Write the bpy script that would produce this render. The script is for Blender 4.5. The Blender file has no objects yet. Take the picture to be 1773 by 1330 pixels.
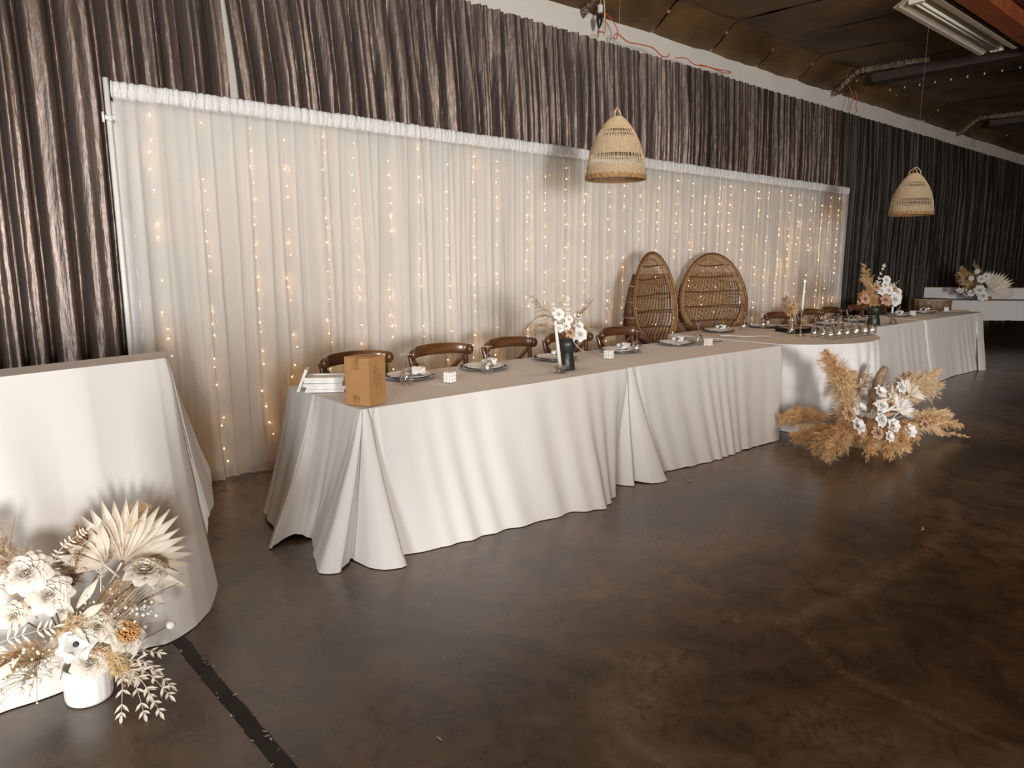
import bpy, math, random
from mathutils import Vector, Matrix, noise as mnoise
random.seed(7)
C = bpy.context.scene.collection
R = math.radians
PI = math.pi
sc = bpy.context.scene

# ---------------------------------------------------------------- camera, world, lights, exposure
cam_d = bpy.data.cameras.new('camera'); cam = bpy.data.objects.new('camera', cam_d); C.objects.link(cam)
F_PX, PITCH, AZ = 1225.0, R(9.95), R(49.26)
cam_d.sensor_width = 36.0; cam_d.lens = F_PX/1773*36.0; cam_d.clip_end = 80
fw = Vector((math.cos(AZ)*math.cos(PITCH), math.sin(AZ)*math.cos(PITCH), -math.sin(PITCH)))
rt = Vector((math.sin(AZ), -math.cos(AZ), 0)); upv = rt.cross(fw)
m = Matrix((rt, upv, -fw)).transposed().to_4x4(); m.translation = Vector((0, 0, 1.5))
cam.matrix_world = m
sc.camera = cam

w = bpy.data.worlds.new('world'); sc.world = w; w.use_nodes = True
w.node_tree.nodes['Background'].inputs[0].default_value = (1.0, 0.70, 0.44, 1)
w.node_tree.nodes['Background'].inputs[1].default_value = 0.22

def area(name, loc, target, sx, sy, power, col):
    d = bpy.data.lights.new(name, 'AREA'); d.shape = 'RECTANGLE'; d.size = sx; d.size_y = sy
    d.energy = power; d.color = col
    o = bpy.data.objects.new(name, d); C.objects.link(o); o.location = loc
    o.rotation_euler = (Vector(target)-Vector(loc)).to_track_quat('-Z', 'Y').to_euler()
    return o
# daylight through the wide open doorway far behind the camera
door = area('doorway_daylight', (-2.6, -8.5, 1.35), (2.6, 4.0, 1.25), 1.4, 2.0, 1170, (1.0, 0.98, 0.96))
door.data.spread = R(150)
# added warm fill without a visible source, brightens table tops and floor
area('added_warm_fill', (2.6, -0.6, 4.02), (2.9, 0.4, 0.0), 6.0, 1.6, 45, (1.0, 0.66, 0.40))
tl = area('added_table_fill', (5.6, 3.40, 3.95), (5.6, 3.40, 0.0), 10.0, 0.5, 20, (1.0, 0.66, 0.40)); tl.data.spread = R(85)  # second added fill, aimed straight down to lift the table tops
# cooler daylight from a side opening on the left
area('side_daylight', (-6.0, -3.2, 1.8), (1.7, 3.3, 0.6), 2.2, 2.0, 480, (0.90, 0.96, 1.0))

sc.view_settings.view_transform = 'Standard'; sc.view_settings.look = 'None'
sc.view_settings.gamma = 1.0; sc.view_settings.use_curve_mapping = False
sc.view_settings.exposure = 0.0
try:
    sc.cycles.max_bounces = 8; sc.cycles.transparent_max_bounces = 24
    sc.cycles.sample_clamp_indirect = 4.0; sc.cycles.caustics_reflective = False; sc.cycles.caustics_refractive = False
except Exception: pass

# ---------------------------------------------------------------- materials
def mat(name, col, rough=0.6, metal=0.0, spec=0.5, noise=None, bump=None, coat=0.0, sheen=0.0, trans=0.0, alpha=1.0, stretch=(1, 1, 1), coord='Object', emit=None):
    m = bpy.data.materials.new(name); m.use_nodes = True; nt = m.node_tree; n = nt.nodes; l = nt.links
    b = n['Principled BSDF']
    b.inputs['Base Color'].default_value = (*col, 1); b.inputs['Roughness'].default_value = rough
    b.inputs['Metallic'].default_value = metal; b.inputs['Specular IOR Level'].default_value = spec
    b.inputs['Coat Weight'].default_value = coat; b.inputs['Sheen Weight'].default_value = sheen
    tc = n.new('ShaderNodeTexCoord'); mp = n.new('ShaderNodeMapping'); mp.inputs['Scale'].default_value = stretch
    l.new(tc.outputs[coord], mp.inputs[0])
    if noise:
        sc_, col2, det = noise
        t = n.new('ShaderNodeTexNoise'); t.inputs['Scale'].default_value = sc_; t.inputs['Detail'].default_value = det
        l.new(mp.outputs[0], t.inputs['Vector'])
        r = n.new('ShaderNodeValToRGB'); r.color_ramp.elements[0].position = 0.35; r.color_ramp.elements[1].position = 0.65
        r.color_ramp.elements[0].color = (*col, 1); r.color_ramp.elements[1].color = (*col2, 1)
        l.new(t.outputs['Fac'], r.inputs[0]); l.new(r.outputs[0], b.inputs['Base Color'])
    if bump:
        t2 = n.new('ShaderNodeTexNoise'); t2.inputs['Scale'].default_value = bump[0]; t2.inputs['Detail'].default_value = 3
        l.new(mp.outputs[0], t2.inputs['Vector'])
        bp = n.new('ShaderNodeBump'); bp.inputs['Strength'].default_value = bump[1]; bp.inputs['Distance'].default_value = bump[2]
        l.new(t2.outputs['Fac'], bp.inputs['Height']); l.new(bp.outputs[0], b.inputs['Normal'])
    if emit:
        b.inputs['Emission Color'].default_value = (*emit[0], 1); b.inputs['Emission Strength'].default_value = emit[1]
    if trans or alpha < 1:
        out = n['Material Output']; src = b.outputs[0]
        if trans:
            tl = n.new('ShaderNodeBsdfTranslucent'); tl.inputs[0].default_value = (*col, 1)
            mx = n.new('ShaderNodeMixShader'); mx.inputs[0].default_value = trans
            l.new(src, mx.inputs[1]); l.new(tl.outputs[0], mx.inputs[2]); src = mx.outputs[0]
        if alpha < 1:
            tr = n.new('ShaderNodeBsdfTransparent'); mx = n.new('ShaderNodeMixShader'); mx.inputs[0].default_value = alpha
            l.new(tr.outputs[0], mx.inputs[1]); l.new(src, mx.inputs[2]); src = mx.outputs[0]
        l.new(src, out.inputs[0])
    return m

def glass_mat(name, tint=(0.97, 0.97, 0.96), refl=0.24):
    m = bpy.data.materials.new(name); m.use_nodes = True; nt = m.node_tree; n = nt.nodes; l = nt.links
    n.remove(n['Principled BSDF']); out = n['Material Output']
    tr = n.new('ShaderNodeBsdfTransparent'); tr.inputs[0].default_value = (*tint, 1)
    gl = n.new('ShaderNodeBsdfGlossy'); gl.inputs['Roughness'].default_value = 0.06
    lw = n.new('ShaderNodeLayerWeight'); lw.inputs[0].default_value = 0.35
    ma = n.new('ShaderNodeMath'); ma.operation = 'MULTIPLY_ADD'; ma.inputs[1].default_value = 0.65; ma.inputs[2].default_value = refl
    mx = n.new('ShaderNodeMixShader')
    l.new(lw.outputs['Facing'], ma.inputs[0]); l.new(ma.outputs[0], mx.inputs[0]); l.new(tr.outputs[0], mx.inputs[1]); l.new(gl.outputs[0], mx.inputs[2])
    l.new(mx.outputs[0], out.inputs[0]); return m

M = {}
M['cloth'] = mat('white_tablecloth', (0.66, 0.632, 0.602), 0.85, sheen=0.15, bump=(900, 0.12, 0.001), spec=0.2)
M['cloth_cool'] = mat('white_tablecloth_cool', (0.69, 0.68, 0.665), 0.8, bump=(900, 0.12, 0.001), spec=0.2)
M['voile'] = mat('sheer_white_voile', (0.86, 0.845, 0.81), 0.9, trans=0.42, alpha=0.66, spec=0.1)
M['liner'] = mat('white_backing_fabric', (0.80, 0.77, 0.72), 0.9, trans=0.3, spec=0.1)
M['header'] = mat('gathered_white_header', (0.80, 0.79, 0.77), 0.9, trans=0.2, spec=0.1, bump=(60, 0.5, 0.01))
def satin(name, c1, c2, rough=0.40): return mat(name, c1, rough, metal=0.60, spec=0.4, noise=(3, c2, 3), bump=(22, 0.6, 0.014), stretch=(1.5, 1.5, 0.3))
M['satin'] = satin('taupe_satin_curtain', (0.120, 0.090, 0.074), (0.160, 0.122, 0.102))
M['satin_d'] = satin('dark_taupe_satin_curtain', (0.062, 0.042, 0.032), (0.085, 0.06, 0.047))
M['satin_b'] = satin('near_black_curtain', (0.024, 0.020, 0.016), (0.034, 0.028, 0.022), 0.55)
M['plaster'] = mat('painted_wall', (0.62, 0.57, 0.50), 0.8, noise=(2.0, (0.66, 0.61, 0.54), 4), bump=(40, 0.1, 0.004))
M['dark_wall'] = mat('dark_side_wall', (0.10, 0.085, 0.07), 0.9, noise=(2.0, (0.13, 0.11, 0.09), 4))
M['walnut'] = mat('stained_wood', (0.078, 0.029, 0.009), 0.30, noise=(9, (0.145, 0.058, 0.018), 6), stretch=(1, 1, 6), coat=0.35)
M['rattan'] = mat('natural_rattan', (0.25, 0.13, 0.048), 0.6, noise=(30, (0.37, 0.21, 0.09), 3))
M['rattan_d'] = mat('dark_rattan', (0.085, 0.032, 0.012), 0.5, noise=(30, (0.15, 0.065, 0.025), 3))
M['seagrass'] = mat('pale_seagrass', (0.56, 0.42, 0.25), 0.75, noise=(60, (0.68, 0.54, 0.36), 3), trans=0.12)
M['glass'] = glass_mat('clear_glass')
M['smoke'] = glass_mat('charger_glass', (0.62, 0.60, 0.57), 0.14)
M['stemglass'] = glass_mat('glass_stem', (0.80, 0.79, 0.77), 0.42)
M['silver'] = mat('silver_edge', (0.7, 0.68, 0.64), 0.25, metal=1.0)
M['china'] = mat('white_china', (0.78, 0.77, 0.75), 0.25, spec=0.5, coat=0.3)
M['napkin'] = mat('white_napkin', (0.76, 0.745, 0.72), 0.9, bump=(300, 0.2, 0.002))
M['wax'] = mat('white_wax', (0.84, 0.81, 0.76), 0.5, trans=0.15)
M['flame'] = mat('candle_flame', (1, 0.8, 0.5), 0.5, emit=((1.0, 0.78, 0.45), 9.0))
M['bulb'] = mat('warm_fairy_bulb', (1, 0.8, 0.5), 0.5, emit=((1.0, 0.53, 0.17), 150.0))
M['wire'] = mat('clear_wire', (0.55, 0.45, 0.33), 0.5)
M['black_cer'] = mat('black_ceramic', (0.018, 0.022, 0.018), 0.4, bump=(80, 0.1, 0.002))
M['card'] = mat('brown_cardboard', (0.40, 0.205, 0.075), 0.75, noise=(14, (0.44, 0.23, 0.088), 3))
M['card_in'] = mat('cardboard_edge', (0.50, 0.29, 0.13), 0.8)
M['tape'] = mat('brown_packing_tape', (0.30, 0.145, 0.05), 0.2, noise=(40, (0.42, 0.22, 0.09), 3), coat=0.5)
M['ink'] = mat('dark_print', (0.09, 0.04, 0.02), 0.7)
M['white_paint'] = mat('white_painted_wood', (0.80, 0.79, 0.77), 0.5, noise=(20, (0.70, 0.69, 0.66), 3))
M['grey_card'] = mat('grey_printed_panel', (0.42, 0.42, 0.41), 0.4, noise=(15, (0.62, 0.62, 0.60), 4))
M['black_card'] = mat('black_card', (0.012, 0.010, 0.009), 0.4)
M['tan_card'] = mat('tan_card', (0.42, 0.29, 0.17), 0.7)
M['steel'] = mat('white_enamel', (0.62, 0.55, 0.44), 0.4, noise=(6, (0.52, 0.44, 0.33), 4))
M['tube'] = mat('unlit_tube', (0.72, 0.66, 0.56), 0.25)
M['orange'] = mat('rust_orange_paint', (0.33, 0.085, 0.018), 0.65, noise=(5, (0.22, 0.05, 0.012), 5), bump=(20, 0.3, 0.01))
M['rafter'] = mat('dark_timber', (0.035, 0.022, 0.014), 0.7, noise=(4, (0.05, 0.03, 0.02), 5), stretch=(1, 0.2, 1))
M['cable'] = mat('orange_cable', (0.55, 0.085, 0.02), 0.45)
M['black'] = mat('black_plastic', (0.012, 0.011, 0.010), 0.35)
M['grey_bulb'] = mat('unlit_bulb', (0.45, 0.46, 0.44), 0.3)
M['white_pole'] = mat('white_metal_pole', (0.75, 0.73, 0.70), 0.35)
M['petal'] = mat('cream_petal', (0.84, 0.79, 0.71), 0.7, trans=0.2, noise=(8, (0.80, 0.73, 0.62), 2))
M['petal_w'] = mat('white_petal', (0.86, 0.85, 0.82), 0.7, trans=0.2)
M['blush'] = mat('blush_petal', (0.60, 0.40, 0.27), 0.8, trans=0.15, noise=(30, (0.46, 0.26, 0.15), 2))
M['amber'] = mat('amber_stamens', (0.60, 0.27, 0.06), 0.7, noise=(90, (0.72, 0.42, 0.15), 3))
M['dark_eye'] = mat('dark_flower_centre', (0.03, 0.025, 0.02), 0.7)
M['palm'] = mat('bleached_palm', (0.80, 0.73, 0.63), 0.75, trans=0.15, noise=(20, (0.74, 0.65, 0.53), 2))
M['leaf_w'] = mat('bleached_leaf', (0.76, 0.69, 0.58), 0.75, trans=0.15)
M['pampas'] = mat('golden_pampas', (0.76, 0.50, 0.24), 0.9, trans=0.35, noise=(14, (0.84, 0.62, 0.35), 2))
M['pampas_l'] = mat('pale_pampas', (0.84, 0.64, 0.38), 0.9, trans=0.35, noise=(14, (0.88, 0.72, 0.48), 2))
M['grass_d'] = mat('tan_dried_grass', (0.60, 0.46, 0.30), 0.9, trans=0.2, noise=(20, (0.45, 0.31, 0.18), 2))
M['brown_d'] = mat('brown_dried_fluff', (0.33, 0.18, 0.075), 0.9, trans=0.15, noise=(20, (0.42, 0.25, 0.12), 2))
M['stem'] = mat('dark_stem', (0.11, 0.075, 0.04), 0.8)
M['stem_t'] = mat('tan_stem', (0.50, 0.38, 0.22), 0.8)
M['drift'] = mat('grey_driftwood', (0.20, 0.13, 0.07), 0.85, noise=(12, (0.36, 0.26, 0.16), 5), stretch=(4, 4, 1), bump=(30, 0.6, 0.01))
M['pot'] = mat('white_fluted_ceramic', (0.82, 0.80, 0.77), 0.5)
M['lace'] = mat('lace_edging', (0.80, 0.79, 0.76), 0.9, bump=(160, 0.9, 0.01), noise=(160, (0.55, 0.54, 0.50), 2))
M['brown_cloth'] = mat('brown_gathered_cloth', (0.17, 0.105, 0.055), 0.6, noise=(8, (0.28, 0.19, 0.11), 3))
M['joint'] = mat('worn_black_tape', (0.010, 0.010, 0.009), 0.55, noise=(11, (0.024, 0.022, 0.018), 5), spec=0.25)
M['flake'] = mat('pale_flake', (0.62, 0.55, 0.45), 0.8)

def floor_material():
    m = bpy.data.materials.new('stained_concrete'); m.use_nodes = True; nt = m.node_tree; n = nt.nodes; l = nt.links
    b = n['Principled BSDF']; tc = n.new('ShaderNodeTexCoord')
    def noi(s, d, rgh=0.6, dist=0.0):
        t = n.new('ShaderNodeTexNoise'); t.inputs['Scale'].default_value = s; t.inputs['Detail'].default_value = d
        t.inputs['Roughness'].default_value = rgh; t.inputs['Distortion'].default_value = dist
        l.new(tc.outputs['Object'], t.inputs['Vector']); return t
    def ramp(src, stops):
        r = n.new('ShaderNodeValToRGB'); cr = r.color_ramp
        while len(cr.elements) < len(stops): cr.elements.new(0.5)
        for e, (p, c) in zip(cr.elements, stops): e.position = p; e.color = (*c, 1)
        l.new(src, r.inputs[0]); return r
    a = noi(0.75, 7, 0.62, 0.6)
    base = ramp(a.outputs['Fac'], [(0.32, (0.030, 0.019, 0.011)), (0.50, (0.085, 0.055, 0.034)), (0.68, (0.165, 0.112, 0.074))])
    f = noi(6.0, 9, 0.75, 0.8)
    fr = ramp(f.outputs['Fac'], [(0.35, (0.6, 0.6, 0.6)), (0.65, (1.45, 1.45, 1.45))])
    mul = n.new('ShaderNodeMix'); mul.data_type = 'RGBA'; mul.blend_type = 'MULTIPLY'; mul.inputs[0].default_value = 1.0
    l.new(base.outputs[0], mul.inputs[6]); l.new(fr.outputs[0], mul.inputs[7])
    at = n.new('ShaderNodeAttribute'); at.attribute_name = 'wear'
    wn = noi(20.0, 9, 0.85, 1.0)
    wr = ramp(wn.outputs['Fac'], [(0.42, (0, 0, 0)), (0.60, (1, 1, 1))])
    mm = n.new('ShaderNodeMath'); mm.operation = 'MULTIPLY'; l.new(at.outputs['Fac'], mm.inputs[0]); l.new(wr.outputs[0], mm.inputs[1])
    mx = n.new('ShaderNodeMix'); mx.data_type = 'RGBA'; mx.inputs[7].default_value = (0.27, 0.165, 0.090, 1)
    l.new(mm.outputs[0], mx.inputs[0]); l.new(mul.outputs[2], mx.inputs[6])
    sp = noi(75, 2, 0.5)
    sr = ramp(sp.outputs['Fac'], [(0.745, (0, 0, 0)), (0.775, (1, 1, 1))])
    mx2 = n.new('ShaderNodeMix'); mx2.data_type = 'RGBA'; mx2.inputs[7].default_value = (0.34, 0.27, 0.19, 1)
    l.new(sr.outputs[0], mx2.inputs[0]); l.new(mx.outputs[2], mx2.inputs[6]); l.new(mx2.outputs[2], b.inputs['Base Color'])
    rr = n.new('ShaderNodeMapRange'); rr.inputs[3].default_value = 0.17; rr.inputs[4].default_value = 0.40
    l.new(f.outputs['Fac'], rr.inputs[0]); l.new(rr.outputs[0], b.inputs['Roughness'])
    b.inputs['Specular IOR Level'].default_value = 0.9
    bp = n.new('ShaderNodeBump'); bp.inputs['Strength'].default_value = 0.06; bp.inputs['Distance'].default_value = 0.01
    l.new(f.outputs['Fac'], bp.inputs['Height']); l.new(bp.outputs[0], b.inputs['Normal'])
    return m
M['floor'] = floor_material()

def foil_material():
    m = mat('foil_insulation', (0.105, 0.062, 0.030), 0.42, metal=0.55, spec=0.6)
    nt = m.node_tree; n = nt.nodes; l = nt.links; b = n['Principled BSDF']
    tc = n.new('ShaderNodeTexCoord'); mp = n.new('ShaderNodeMapping'); mp.inputs['Scale'].default_value = (1.2, 22, 22)
    l.new(tc.outputs['Object'], mp.inputs[0])
    t = n.new('ShaderNodeTexNoise'); t.inputs['Scale'].default_value = 2.2; t.inputs['Detail'].default_value = 6
    l.new(mp.outputs[0], t.inputs['Vector'])
    t2 = n.new('ShaderNodeTexNoise'); t2.inputs['Scale'].default_value = 1.1; t2.inputs['Detail'].default_value = 5
    l.new(tc.outputs['Object'], t2.inputs['Vector'])
    r = n.new('ShaderNodeValToRGB'); r.color_ramp.elements[0].position = 0.3; r.color_ramp.elements[1].position = 0.7
    r.color_ramp.elements[0].color = (0.06, 0.034, 0.016, 1); r.color_ramp.elements[1].color = (0.30, 0.17, 0.07, 1)
    l.new(t2.outputs['Fac'], r.inputs[0]); l.new(r.outputs[0], b.inputs['Base Color'])
    bp = n.new('ShaderNodeBump'); bp.inputs['Strength'].default_value = 0.7; bp.inputs['Distance'].default_value = 0.02
    l.new(t.outputs['Fac'], bp.inputs['Height']); l.new(bp.outputs[0], b.inputs['Normal'])
    return m
M['foil'] = foil_material()
M['foil_seam'] = mat('shiny_foil_tape', (0.26, 0.20, 0.14), 0.42, metal=0.75, bump=(45, 1.0, 0.03), noise=(18, (0.16, 0.11, 0.07), 5))

# ---------------------------------------------------------------- mesh helpers
class MB:
    def __init__(s): s.v = []; s.f = []
    def add(s, verts, faces):
        o = len(s.v); s.v.extend([tuple(p) for p in verts]); s.f.extend([tuple(i+o for i in fc) for fc in faces]); return s
    def box(s, c, d, rot=None):
        hx, hy, hz = d[0]/2, d[1]/2, d[2]/2
        vs = [Vector((x, y, z)) for x in (-hx, hx) for y in (-hy, hy) for z in (-hz, hz)]
        if rot is not None: vs = [rot @ p for p in vs]
        c = Vector(c)
        return s.add([p+c for p in vs], [(0, 1, 3, 2), (4, 6, 7, 5), (0, 4, 5, 1), (2, 3, 7, 6), (0, 2, 6, 4), (1, 5, 7, 3)])
    def tube(s, pts, r, n=8, caps=True, flat=1.0, closed=False):
        pts = [Vector(p) for p in pts]; k = len(pts)
        rs = r if isinstance(r, (list, tuple)) else [r]*k
        o = len(s.v); ref = None
        for i, p in enumerate(pts):
            if closed: t = pts[(i+1) % k]-pts[i-1]
            else: t = pts[min(i+1, k-1)]-pts[max(i-1, 0)]
            t = t.normalized() if t.length > 1e-9 else Vector((0, 0, 1))
            if ref is None: ref = Vector((0, 0, 1)) if abs(t.z) < 0.9 else Vector((1, 0, 0))
            a = (ref - t*ref.dot(t))
            if a.length < 1e-6: a = Vector((0, 1, 0))
            a.normalize(); b = t.cross(a); ref = a
            for j in range(n):
                th = 2*PI*j/n; s.v.append(tuple(p + a*(rs[i]*math.cos(th)) + b*(rs[i]*flat*math.sin(th))))
        for i in range(k if closed else k-1):
            i2 = (i+1) % k
            for j in range(n):
                s.f.append((o+i*n+j, o+i*n+(j+1) % n, o+i2*n+(j+1) % n, o+i2*n+j))
        if caps and not closed:
            s.f.append(tuple(o+j for j in range(n))[::-1]); s.f.append(tuple(o+(k-1)*n+j for j in range(n)))
        return s
    def lathe(s, prof, n=24, c=(0, 0, 0), fn=None):
        o = len(s.v); c = Vector(c)
        for (r, z) in prof:
            for j in range(n):
                th = 2*PI*j/n; rr = r if fn is None else fn(r, z, th)
                s.v.append((c.x+rr*math.cos(th), c.y+rr*math.sin(th), c.z+z))
        for i in range(len(prof)-1):
            for j in range(n):
                s.f.append((o+i*n+j, o+i*n+(j+1) % n, o+(i+1)*n+(j+1) % n, o+(i+1)*n+j))
        return s
    def ball(s, c, r, n=8, mm=5, sz=1.0):
        c = Vector(c); prof = [(max(r*math.sin(PI*i/mm), r*0.02), -r*sz*math.cos(PI*i/mm)) for i in range(mm+1)]
        return s.lathe(prof, n, c)
    def grid(s, fn, nu, nv, wrap=False):
        o = len(s.v)
        for i in range(nu+(0 if wrap else 1)):
            for j in range(nv+1): s.v.append(tuple(fn(i/nu, j/nv)))
        for i in range(nu):
            i2 = (i+1) % nu if wrap else i+1
            for j in range(nv): s.f.append((o+i*(nv+1)+j, o+i2*(nv+1)+j, o+i2*(nv+1)+j+1, o+i*(nv+1)+j+1))
        return s
    def xform(s, mtx):
        s.v = [tuple(mtx @ Vector(p)) for p in s.v]; return s
    def build(s, name, material, parent=None, smooth=True, kind=None, label=None, solid=None):
        me = bpy.data.meshes.new(name); me.from_pydata(s.v, [], s.f); me.update()
        if smooth: me.polygons.foreach_set('use_smooth', [True]*len(me.polygons))
        for mm_ in (material if isinstance(material, (list, tuple)) else [material]): me.materials.append(mm_)
        o = bpy.data.objects.new(name, me); C.objects.link(o)
        if parent: o.parent = parent
        if kind: o['kind'] = kind
        if label: o['label'] = label
        if solid:
            md = o.modifiers.new('solid', 'SOLIDIFY'); md.thickness = solid; md.offset = 0
        return o

def thing(name, label, cat, loc=(0, 0, 0), rz=0.0, group=None):
    o = bpy.data.objects.new(name, None); C.objects.link(o); o.location = loc; o.rotation_euler = (0, 0, rz)
    o.empty_display_size = 0.05
    o['label'] = label; o['category'] = cat
    if group: o['group'] = group
    return o
def tag(o, label, cat, group=None):
    o['label'] = label; o['category'] = cat
    if group: o['group'] = group
    return o
def dup(root, loc, rz=None, label=None, group=None):
    r = root.copy(); C.objects.link(r); r.location = loc
    if rz is not None: r.rotation_euler = (0, 0, rz)
    if label: r['label'] = label
    if group: r['group'] = group
    for ch in list(root.children):
        c = ch.copy(); C.objects.link(c); c.parent = r
        for g in list(ch.children):
            d = g.copy(); C.objects.link(d); d.parent = c
    return r

def crom(pts, n):
    """Catmull-Rom through tuples, n samples per span"""
    out = []
    P = [Vector(p) for p in pts]
    for i in range(len(P)-1):
        p0 = P[max(i-1, 0)]; p1 = P[i]; p2 = P[i+1]; p3 = P[min(i+2, len(P)-1)]
        for k in range(n):
            t = k/n
            out.append(0.5*((2*p1)+(p2-p0)*t+(2*p0-5*p1+4*p2-p3)*t*t+(3*p1-p0-3*p2+p3)*t**3))
    out.append(P[-1]); return out

def wob(x, seed=0.0): return mnoise.noise(Vector((x, seed*7.31, seed*3.7+0.5)))
def wob2(x, y, seed=0.0): return mnoise.noise(Vector((x, y, seed*5.3+0.5)))

# ---------------------------------------------------------------- the setting
def polydist(px, py, L):
    best = 9
    for (a, b) in zip(L[:-1], L[1:]):
        dx, dy = b[0]-a[0], b[1]-a[1]; t = max(0, min(1, ((px-a[0])*dx+(py-a[1])*dy)/(dx*dx+dy*dy+1e-9)))
        best = min(best, math.hypot(px-a[0]-t*dx, py-a[1]-t*dy))
    return best
streaks = [([(4.9, 1.45), (4.534, 1.304), (4.262, 1.246), (3.867, 1.224), (3.514, 1.256), (3.121, 1.275), (2.817, 1.312), (2.639, 1.36), (2.518, 1.517)], 0.032, 1.0),
           ([(2.65, 1.277), (2.485, 1.033), (2.413, 0.821), (2.3, 0.6)], 0.02, 0.7), ([(2.681, 1.974), (2.653, 1.678)], 0.03, 0.6),
           ([(1.996, 1.505), (2.06, 1.49)], 0.09, 0.8), ([(2.10, 0.95), (2.19, 0.90)], 0.10, 0.9), ([(2.257, 0.616), (2.30, 0.60)], 0.10, 0.6),
           ([(1.75, 1.40), (1.87, 1.37)], 0.10, 0.5), ([(2.42, 1.60), (2.56, 1.50)], 0.06, 0.6), ([(3.0, 1.9), (3.9, 2.3)], 0.03, 0.35)]
def axis(a, b, c, d, coarse, fine):
    out = []; x = a
    while x < d:
        out.append(x); x += fine if b <= x < c else coarse
    out.append(d); return out
fx = axis(-8, 0.0, 5.4, 27, 1.0, 0.04); fy = axis(-12, 0.3, 3.0, 5.32, 1.0, 0.04)
fb = MB()
for x in fx:
    for y in fy: fb.v.append((x, y, 0))
ny = len(fy)
for i in range(len(fx)-1):
    for j in range(ny-1): fb.f.append((i*ny+j, (i+1)*ny+j, (i+1)*ny+j+1, i*ny+j+1))
floor = fb.build('floor', M['floor'], smooth=False); floor['kind'] = 'structure'
at = floor.data.attributes.new('wear', 'FLOAT', 'POINT')
vals = []
for (x, y, z) in fb.v:
    wv = 0
    if -0.1 < x < 5.6 and 0.2 < y < 3.2:
        for L, wd, st in streaks:
            d = polydist(x+0.03*wob2(x*4, y*4), y+0.03*wob2(x*4, y*4, 2), L)
            wv = max(wv, st*max(0, 1-d/(wd*2)))
    vals.append(wv)
at.data.foreach_set('value', vals)

MB().box((9.5, 5.39, 2.1), (35, 0.14, 4.25)).build('wall_back', M['plaster'], smooth=False)['kind'] = 'structure'
MB().box((27.07, -3.3, 2.1), (0.14, 17.3, 4.25)).build('wall_right', M['dark_wall'], smooth=False)['kind'] = 'structure'

o = MB().box((1.25, -2.05, 0.43), (1.75, 0.12, 0.86)).build('shade_block_low', M['dark_wall'], smooth=False); o['kind'] = 'structure'  # unseen block added behind the camera to shade the lower table fronts
o = MB().box((-0.46, -2.05, 0.66), (0.5, 0.3, 1.32)).build('shade_block_tall', M['dark_wall'], smooth=False); o['kind'] = 'structure'  # taller unseen block, added to shade the backdrop's lower left
# ceiling: sagging insulation panels between the rafters, a coved edge along the wall
ceil = MB().box((9.5, -3.3, 4.36), (35, 17.5, 0.06)).build('ceiling', M['rafter'], smooth=False); ceil['kind'] = 'structure'
prof = [(5.32, 3.965), (5.27, 3.99), (5.20, 4.03), (5.10, 4.12), (5.02, 4.19), (4.94, 4.225), (4.80, 4.225), (4.0, 4.20), (2.9, 4.205), (1.5, 4.23), (-1, 4.25), (-4, 4.25), (-12, 4.25)]
xs = [-8, -5, -2.2, 0.3, 2.9, 4.2, 5.5, 6.6, 7.72, 8.75, 9.8, 10.82, 11.15, 12.6, 14.4, 16.1, 18.4, 21, 24, 27]
for a, b in zip(xs[:-1], xs[1:]):
    pb = MB(); na = 8; g = 0.012
    sd = a*1.7
    def fn(u, v):
        k = v*(len(prof)-1); i = min(int(k), len(prof)-2); t = k-i
        y = prof[i][0]*(1-t)+prof[i+1][0]*t; z = prof[i][1]*(1-t)+prof[i+1][1]*t
        z -= 0.035*math.sin(PI*u)*(0.4 if y > 4.9 else 1.0) + 0.012*wob2(u*6+sd, y*3)
        return (a+g+(b-a-2*g)*u, y, z)
    pb.grid(fn, na, 36)
    pb.build('insulation_panel', M['foil'], ceil)
for x in (5.5, 10.86, 16.12):      # shiny foil over the rafters
    sb = MB()
    pts = []
    for i in range(60):
        k = i/59*7; j = min(int(k), len(prof)-2); t = k-j
        y = prof[j][0]*(1-t)+prof[j+1][0]*t; z = prof[j][1]*(1-t)+prof[j+1][1]*t
        pts.append((x+0.03*wob(i*0.4, x), y+0.0, z-0.035+0.008*wob(i*0.9, x+3)))
    sb.tube(pts, [0.05+0.02*wob(i*0.7, x+9) for i in range(60)], 8, flat=0.5)
    sb.build('foil_seam', M['foil_seam'], ceil)
for x in (11.02, 16.3):
    o = MB().box((x+0.18, -3.35, 4.13), (0.22, 16.4, 0.16)).build('trim_rafter', M['rafter'], smooth=False); o['kind'] = 'structure'
o = MB().box((9.5, 2.74, 4.09), (35, 0.22, 0.15)).build('trim_purlin', M['orange'], smooth=False); o['kind'] = 'structure'

# worn black strip on the floor
sb = MB()
L0, L1 = Vector((0.662, 3.10)), Vector((0.72, 0.9))
def strip(u, v):
    p = L0.lerp(L1, u); wdt = 0.052+0.004*wob(u*30, 1)
    return (p.x+0.004*wob(u*40, 2)+(v*wdt if v > 0 else 0.0), p.y, 0.0022)
sb.grid(strip, 120, 1)
tag(sb.build('floor_tape', M['joint']), 'worn black strip running across the floor in front of the left draped stand', 'tape')
fl = MB()
for k in range(60):
    t = random.random(); p = L0.lerp(L1, t); s_ = random.uniform(0.002, 0.006)
    side = random.choice((0.0, 0.05)); x = p.x+side+random.gauss(0, 0.006); y = p.y
    a = random.random()*PI; c_, s2 = math.cos(a)*s_*2, math.sin(a)*s_*2
    fl.add([(x-c_, y-s2, 0.0034), (x+s2*0.3, y-c_*0.3, 0.0036), (x+c_, y+s2, 0.0034), (x-s2*0.3, y+c_*0.3, 0.0036)], [(0, 1, 2, 3)])
fl.build('chipped_flakes', M['flake'], smooth=False, kind='stuff')
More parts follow.
